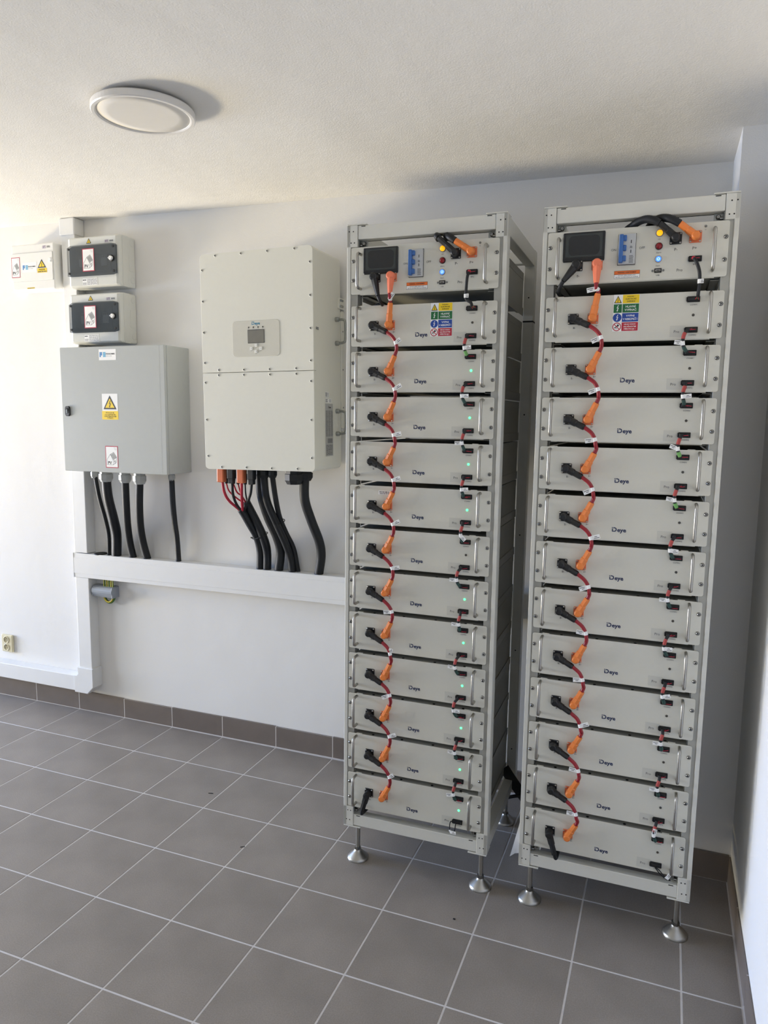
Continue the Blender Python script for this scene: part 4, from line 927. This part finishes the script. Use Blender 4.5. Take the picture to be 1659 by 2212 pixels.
# ------------------------------------------------------------------ grey cabinet
cb = thing('electrical_cabinet', 'light grey steel wall cabinet with black lock, PV sticker and Pozor sign', 'cabinet', (0.4560, 0, 1.3060), (0, -0.004, 0))
CW, CH, CD = 0.6000, 0.5840, -0.1860
p = MB(); p.rbox(0, CW, CD+0.0185, -0.0003, 0, CH, 'cab', 0.003); p.build('body', cb)
p = MB(); p.box(0.004, CW-0.004, CD+0.0145, CD+0.0195, 0.004, CH-0.004, 'seam'); p.build('door_gasket', cb)
p = MB(); p.prism(rr(0, CW, -0.001, CH+0.001, 0.003, 2), CD, CD+0.0150, 'cab', 0.0022); dr = p.build('door', cb)
p = MB(); p.box(CW-0.026, CW-0.0255, CD-0.0002, CD+0.0002, 0.0, CH, 'cab'); p.build('fold', dr)
p = MB(); p.prism(rr(0.021, 0.0500, 0.2620, 0.3095, 0.010, 4), CD-0.007, CD, 'black', 0.002); p.prism(rr(0.0270, 0.0440, 0.2850, 0.3020, 0.008, 5), CD-0.0085, CD-0.006, 'blackm', 0.001); p.box(0.032, 0.039, CD-0.0095, CD-0.008, 0.276, 0.294, 'dgrey'); p.rect(0.028, 0.043, 0.2670, 0.2730, CD-0.0073, 'gprint'); p.build('lock', dr)
p = MB(); panomik(p, 0.2340, 0.3335, 0.5220, 0.5720, CD-0.0004); p.build('logo_sticker', dr)
p = MB(); y = CD-0.0004; p.rect(0.2420, 0.3330, 0.286, 0.3680, y, 'white'); p.prism(rr(0.2400, 0.3340, 0.248, 0.2880, 0.003, 2), y-0.0001, y+0.0002, 'yellow')
triangle(p, 0.2875, 0.2960, 0.0760, 0.0640, y-0.0003)
p.text('P O Z O R', 0.2870, 0.2795, y-0.0004, 0.0075, 'print', w=0.046, bold=0.01)
for t, z, w in (('POD NAP\u011aT\u00cdM I P\u0158I', 0.2700, 0.062), ('VYPNUT\u00c9M HLAVN\u00cdM', 0.2625, 0.070), ('VYP\u00cdNA\u010cI !', 0.2555, 0.036)): p.text(t, 0.2870, z, y-0.0004, 0.0050, 'print', w=w, bold=0.01)
q = p.build('warning_sticker', dr); q['label'] = 'white and yellow voltage warning sticker'
p = MB(); pv_sticker(p, 0.2505, 0.3240, 0.0215, 0.1245, CD-0.0004); p.build('pv_sticker', dr)
for x, y_, r, h in ((0.547, -0.09, 0.0175, 0.042), (0.636, -0.11, 0.0330, 0.055), (0.751, -0.11, 0.0290, 0.055), (0.837, -0.11, 0.0310, 0.058), (0.977, -0.05, 0.0170, 0.040)):
    world_part(gland(MB(), x, y_, 1.3075, r, h, 'gland'), 'cable_gland', cb)
g = 'conduits between grey cabinet and trunking'
cable('power_cable', 'thin black cable, leftmost below the grey cabinet', None, 0.0100, 'rubber', 0, g, [(0.549, -0.09, 1.290), (0.567, -0.085, 1.172), (0.585, -0.07, 1.066), (0.586, -0.05, 0.978), (0.572, -0.035, 0.868)])
cable('corrugated_conduit', 'thick corrugated black conduit below the grey cabinet', None, 0.0240, 'conduit', 0.0034, g, [(0.636, -0.11, 1.275), (0.640, -0.105, 1.178), (0.645, -0.08, 1.071), (0.636, -0.05, 0.982), (0.620, -0.036, 0.870)])
cable('power_cable', 'thick smooth black cable, third from the left below the grey cabinet', None, 0.0180, 'rubber', 0, g, [(0.751, -0.11, 1.275), (0.744, -0.1, 1.141), (0.727, -0.075, 1.034), (0.717, -0.05, 0.945), (0.722, -0.035, 0.870)])
cable('power_cable', 'thick smooth black cable, fourth from the left below the grey cabinet', None, 0.0185, 'rubber', 0, g, [(0.837, -0.11, 1.275), (0.822, -0.1, 1.146), (0.804, -0.075, 1.039), (0.798, -0.05, 0.951), (0.809, -0.035, 0.870)])
cable('corrugated_conduit', 'thin corrugated black conduit at the right end below the grey cabinet', None, 0.0140, 'conduit', 0.0028, g, [(0.977, -0.05, 1.280), (0.980, -0.05, 1.169), (0.984, -0.045, 1.067), (0.991, -0.04, 0.985), (0.992, -0.032, 0.870)])
p = MB(); p.lathe([(0.034, 0), (0.034, 0.004), (0.030, 0.006)], (0, 0, 0), (0, 0, 1), 'blackm', 20); tag(p.build('blanking_plug', None, (0.5150, -0.0310, 0.8695)), 'round flat black plug lying on the trunking under the grey cabinet', 'plug')

# ------------------------------------------------------------------ breaker enclosures
def make_enclosure(label, x, z, torn):
    t = thing('breaker_enclosure', label, 'enclosure', (x, 0, z), (0, 0, 0), 'grey breaker enclosures')
    w, h, f = 0.3060, 0.2330, -0.1150
    p = MB(); p.rbox(0, w, -0.062, -0.0003, 0, h, 'enc', 0.008, 3)
    p.M = Matrix.Translation((w, 0, 0)) @ Matrix.Rotation(math.pi/2, 4, 'Z')
    for zz in (0.035, 0.205): p.lathe([(0.0145, 0), (0.0145, 0.001), (0.0125, 0.0012)], (-0.025, 0.0003, zz), (0, -1, 0), 'enc', 18)
    p.prism(rr(-0.047, -0.013, 0.075, 0.160, 0.006), -0.0012, 0.0003, 'enc', 0.0006); p.M = None
    p.build('base', t)
    # lid: chamfered front, side cheeks with a stepped parting line
    p = MB()
    prof = [(-0.050, 0.001), (-0.096, 0.001), (-0.108, 0.004), (f, 0.009), (f, h-0.009), (-0.109, h-0.003), (-0.098, h-0.001), (-0.050, h-0.001)]
    cols = [(0.001, 0.70), (0.006, 0.93), (0.018, 1.0), (w-0.018, 1.0), (w-0.006, 0.93), (w-0.0005, 0.72)]
    V = []
    for cx, k in cols:
        for (yy, zz) in prof: V.append((cx, -0.05+(yy+0.05)*k, zz))
    n = len(prof); F = [tuple(range(n)), tuple(reversed(range((len(cols)-1)*n, len(cols)*n)))]
    for i in range(len(cols)-1):
        for j in range(n): a = i*n+j; b = i*n+(j+1) % n; F.append((a, a+n, b+n, b))
    p.add(V, F, 'enc')
    p.M = Matrix.Translation((w, 0, 0)) @ Matrix.Rotation(math.pi/2, 4, 'Z')
    p.prism([(-0.086, 0.004), (-0.070, 0.020), (-0.0515, 0.072), (-0.0515, 0.165), (-0.084, 0.229), (-0.090, 0.229), (-0.092, 0.018)], -0.0016, 0.006, 'enc', 0.0008); p.M = None
    p.build('lid', t)
    # dark well with breakers, smoked window in front
    zc0, zc1 = 0.0500, 0.1890
    p = MB(); O = [(0.016, zc0+0.004), (0.034, zc0), (w-0.032, zc0), (w-0.012, zc0+0.006), (w-0.012, zc1-0.006), (w-0.034, zc1), (0.032, zc1), (0.016, zc1-0.008)]
    p.prism(O, f-0.0030, f+0.012, 'dark', 0.001); p.prism(rr(0.030, 0.262, zc0+0.016, zc1-0.014, 0.008), f-0.0042, f-0.002, 'well'); p.build('window_frame', t)
    for bx in (0.075, 0.205):
        q = MB(); q.rbox(bx, bx+0.038, f-0.0062, f-0.003, 0.092, 0.140, 'dgrey', 0.001, 1)
        for s_ in range(3): q.box(bx+0.004+s_*0.011, bx+0.010+s_*0.011, f-0.0075, f-0.006, 0.128, 0.137, 'gprint')
        q.build('breaker', t)
    p = MB(); O = [(0.010, zc0+0.002), (0.032, zc0-0.002), (w-0.030, zc0-0.002), (w-0.006, zc0+0.003), (w-0.006, zc1-0.004), (w-0.034, zc1+0.002), (0.030, zc1+0.002), (0.010, zc1-0.008)]
    p.prism(O, f-0.0125, f-0.0095, 'smoke', 0.0012); wn = p.build('smoked_window', t)
    for a, b in ((0.022, zc0+0.014), (w-0.022, zc0+0.014), (0.022, zc1-0.014), (w-0.022, zc1-0.014)):
        q = MB(); q.lathe([(0.006, 0), (0.005, 0.002)], (a, f-0.0123, b), (0, -1, 0), 'blackm', 10); q.build('screw', wn)
    q = MB(); q.lathe([(0.0145, 0), (0.0145, 0.003), (0.010, 0.004)], (0.2750, f-0.012, 0.1210), (0, -1, 0), 'blackm', 16); q.lathe([(0.0095, 0.003), (0.0095, 0.012), (0.0080, 0.014)], (0.2750, f-0.012, 0.1210), (0, -1, 0), 'white', 16); q.rbox(0.262, 0.276, f-0.0260, f-0.018, 0.1190, 0.1232, 'white', 0.001, 1); q.build('key_knob', wn)
    q = MB(); pv_sticker(q, 0.1030, 0.1730, 0.0690, 0.1730, f-0.0129); q.build('pv_sticker', wn)
    q = MB(); triangle(q, 0.1330, 0.2060, 0.030, 0.0240, f-0.0006); q.M = None; o = q.build('voltage_sign', t); o.location = (0, 0, -0.008)
    q = MB(); eti(q, 0.2270, 0.2760, 0.1975, 0.2080, f-0.0006); q.build('logo', t)
    q = MB(); q.rect(0.0880, 0.1770, 0.0080, 0.0400, 0, 'white'); q.lines(0.090, 0.110, 0.028, 0.038, 1, -0.0003, 'print', 0.4); q.lines(0.090, 0.112, 0.010, 0.022, 4, -0.0003, 'gprint', 0.4); q.lines(0.116, 0.174, 0.010, 0.038, 7, -0.0003, 'gprint', 0.35)
    o = q.build('rating_label', t); o.location = (0, f-0.0012, 0.026); o.rotation_euler = (0, 0, 0)
    o.location = (0, f-0.0006, 0.0)
    return t
make_enclosure('upper grey breaker enclosure with smoked window and PV sticker, under the ceiling cap', 0.4560, 2.1770, False)
make_enclosure('lower grey breaker enclosure with smoked window, standing just above the grey cabinet', 0.4545, 1.9160, True)
eb2 = thing('distribution_box', 'small white distribution box with three stickers, left of the breaker enclosures', 'distribution box', (0.0785, 0, 2.1850))
w, h, f = 0.2725, 0.2195, -0.0900
p = MB(); p.rbox(0, w, f, -0.0003, 0, h, 'encw', 0.006, 3); p.build('body', eb2)
p = MB(); p.prism(rr(0.003, w-0.0075, 0.0425, 0.1775, 0.003, 2), f-0.0004, f, 'silver'); p.prism(rr(0.004, w-0.0085, 0.0435, 0.1765, 0.003, 2), f-0.0040, f, 'encw', 0.001); d2 = p.build('door', eb2)
y = f-0.0044
p = MB(); pv_sticker(p, 0.0015, 0.0570, 0.0625, 0.1600, y); p.build('pv_sticker', d2)
p = MB(); panomik(p, 0.0700, 0.1640, 0.0840, 0.1320, y); p.build('logo_sticker', d2)
p = MB(); triangle(p, 0.1970, 0.1020, 0.0540, 0.0410, y); p.rect(0.1680, 0.2290, 0.0790, 0.1000, y, 'yellow'); p.text('POZOR', 0.1985, 0.0935, y-0.0003, 0.0068, 'print', w=0.036, bold=0.015); p.lines(0.172, 0.226, 0.0800, 0.0880, 1, y-0.0003, 'gprint', 0.5); q = p.build('warning_sticker', d2); q['label'] = 'yellow Pozor voltage warning sticker'
p = MB(); p.lathe([(0.0105, 0), (0.0105, 0.005), (0.0085, 0.008)], (0.2530, f-0.004, 0.1370), (0, -1, 0), 'white', 16); p.build('knob', d2)
p = MB(); eti(p, 0.2030, 0.2500, 0.1940, 0.2060, f-0.0005); p.build('logo', eb2)
p = MB(); p.rect(0.0940, 0.1420, 0.0065, 0.0125, f-0.0005, 'yellow'); p.lines(0.096, 0.140, 0.0075, 0.0115, 1, f-0.0008, 'print', 0.5); p.build('yellow_strip_label', eb2)

# ------------------------------------------------------------------ double socket
so = thing('double_socket', 'beige double wall socket above the floor-level trunking', 'wall socket', (-0.2230, 0, 0.2560))
p = MB(); p.rbox(0, 0.0800, -0.0140, -0.0003, 0, 0.0980, 'beige', 0.005, 3); p.build('frame', so)
for z in (0.027, 0.070):
    q = MB(); q.lathe([(0.0195, 0), (0.0195, 0.0060), (0.0165, 0.0065), (0.0160, 0.0010)], (0.0370, -0.0110, z), (0, -1, 0), 'beige', 20); q.flat(circ(0.0370, z, 0.0158, 20), -0.0150, 'beiged')
    for dx_ in (-0.006, 0.006): q.flat(circ(0.037+dx_, z-0.001, 0.0026, 8), -0.0153, 'blackm')
    q.lathe([(0.0024, 0), (0.0020, 0.008)], (0.0370, -0.0150, z+0.009), (0, -1, 0), 'steel', 8); q.build('outlet', so)

# ------------------------------------------------------------------ ceiling lamp
LX, LY = 1.6480, -1.0300; LZ = ceil_z(LX)
lp = thing('ceiling_lamp', 'round flat white ceiling lamp, switched off', 'ceiling lamp', (LX, LY, LZ), (0, math.radians(0.54), 0))
p = MB(); p.lathe([(0.105, -0.002), (0.105, -0.012)], (0, 0, 0), (0, 0, 1), 'lampw', 40); p.build('base', lp)
p = MB(); n = 64; prof = [(0.120, -0.0105), (0.1490, -0.0105), (0.1515, -0.0140), (0.1515, -0.0290), (0.1490, -0.0320), (0.1400, -0.0320), (0.1360, -0.0300), (0.1350, -0.0270)]
V = [(r*math.cos(2*math.pi*k/n), r*math.sin(2*math.pi*k/n), z) for r, z in prof for k in range(n)]
F = [(i*n+k, (i+1)*n+k, (i+1)*n+(k+1) % n, i*n+(k+1) % n) for i in range(len(prof)-1) for k in range(n)]
p.add(V, F, 'lampw', False); p.build('rim', lp)
p = MB(); p.lathe([(0.1365, -0.0200), (0.1360, -0.0280), (0.10, -0.0284), (0.001, -0.0286)], (0, 0, 0), (0, 0, 1), 'lampd', 64); p.build('diffuser', lp)

# ------------------------------------------------------------------ things lying between the racks
def strip(name, label, pts, wv, th, mt, cat):
    pts = smoothpath(pts, 6); o = Vector(pts[0]); wv = Vector(wv); p = MB(); V = []
    for q in pts:
        q = q-o; V += [q-wv/2, q+wv/2, q+wv/2+Vector((0, th, th)), q-wv/2+Vector((0, th, th))]
    F = []
    for i in range(len(pts)-1):
        for j in range(4): a = i*4+j; b = i*4+(j+1) % 4; F.append((a, b, b+4, a+4))
    p.add(V, F, mt); k = len(V); p.add(V[:4], [(3, 2, 1, 0)], mt); p.add(V[-4:], [(0, 1, 2, 3)], mt)
    return tag(p.build(name, None, o), label, cat)
strip('cable_strap', 'wide black strap leaning out low between the two racks', [(2.668, -0.28, 0.238), (2.705, -0.285, 0.192), (2.745, -0.29, 0.145), (2.80, -0.30, 0.09)], (0.028, 0, 0.026), 0.004, 'blackm', 'strap')
t = thing('earth_lead', 'short black lead with ring lug low between the two racks', 'cable', (2.662, -0.31, 0.138))
p = MB(); p.tube(smoothpath([(0.026, 0, 0.002), (0.050, 0, 0.012), (0.075, 0.0, 0.020), (0.12, 0.01, 0.028)], 6), 0.0065, 'blackm', 10); p.build('black_cable', t)
p = MB(); p.tube([(0.0, 0, 0.001), (0.028, 0, 0.003)], 0.0035, 'bolt', 8); p.lathe([(0.009, 0), (0.009, 0.003)], (-0.004, 0, 0), (0, -1, 0.4), 'bolt', 14); p.build('ring_lug', t)
t = thing('instruction_sheet', 'crumpled printed white sheet leaning by the foot of the right rack', 'paper', (2.735, -0.47, 0.002))
p = MB(); nx, nz = 6, 8; V = []
for a in range(nx+1):
    for b in range(nz+1):
        u_, v_ = a/nx, b/nz
        V.append((u_*0.10+0.03*v_, 0.03*v_+0.010*math.sin(u_*5+v_*4), 0.001+v_*0.135+0.010*math.sin(u_*6)+0.02*u_*(1-v_)))
F = [(a*(nz+1)+b, (a+1)*(nz+1)+b, (a+1)*(nz+1)+b+1, a*(nz+1)+b+1) for a in range(nx) for b in range(nz)]
p.add(V, F, 'white', True)
n0 = len(V); V2 = [(v[0], v[1]+0.0012, v[2]) for v in V]; p.add(V2, [tuple(reversed(f_)) for f_ in F], 'white', True)
p.build('sheet', t)
p = MB()
for a, b in ((1, 2), (2, 4), (1, 5), (3, 3), (3, 6), (1, 3), (2, 6)):
    f_ = F[a*nz+b]; q = [Vector(V[i]) for i in f_]; c = sum(q, Vector())/4; p.add([c+(v-c)*0.55+Vector((0, -0.0008, 0)) for v in q], [(0, 1, 2, 3)], 'print')
p.build('print', t)

# small debris on the floor tiles
for x, y_, dx_, dy_, lb in ((1.463, -0.500, 0.020, 0.006, 'tiny black wire offcut near the wall, left of the racks'), (1.796, -0.785, 0.014, 0.010, 'tiny black wire offcut lying beside a grout line')):
    p = MB(); p.tube([(0, 0, 0.0012), (dx_*0.5, dy_*0.5+0.001, 0.0012), (dx_, dy_, 0.0012)], 0.0012, 'blackm', 6); tag(p.build('wire_offcut', None, (x, y_, 0)), lb, 'offcut', 'offcuts on the floor')
p = MB(); p.rbox(-0.004, 0.004, -0.0025, 0.0025, 0, 0.003, 'blackm', 0.001, 1); tag(p.build('crumb', None, (2.636, -0.8675, 0)), 'tiny black crumb on the tile in front of the racks', 'crumb')
bpy.context.view_layer.update()
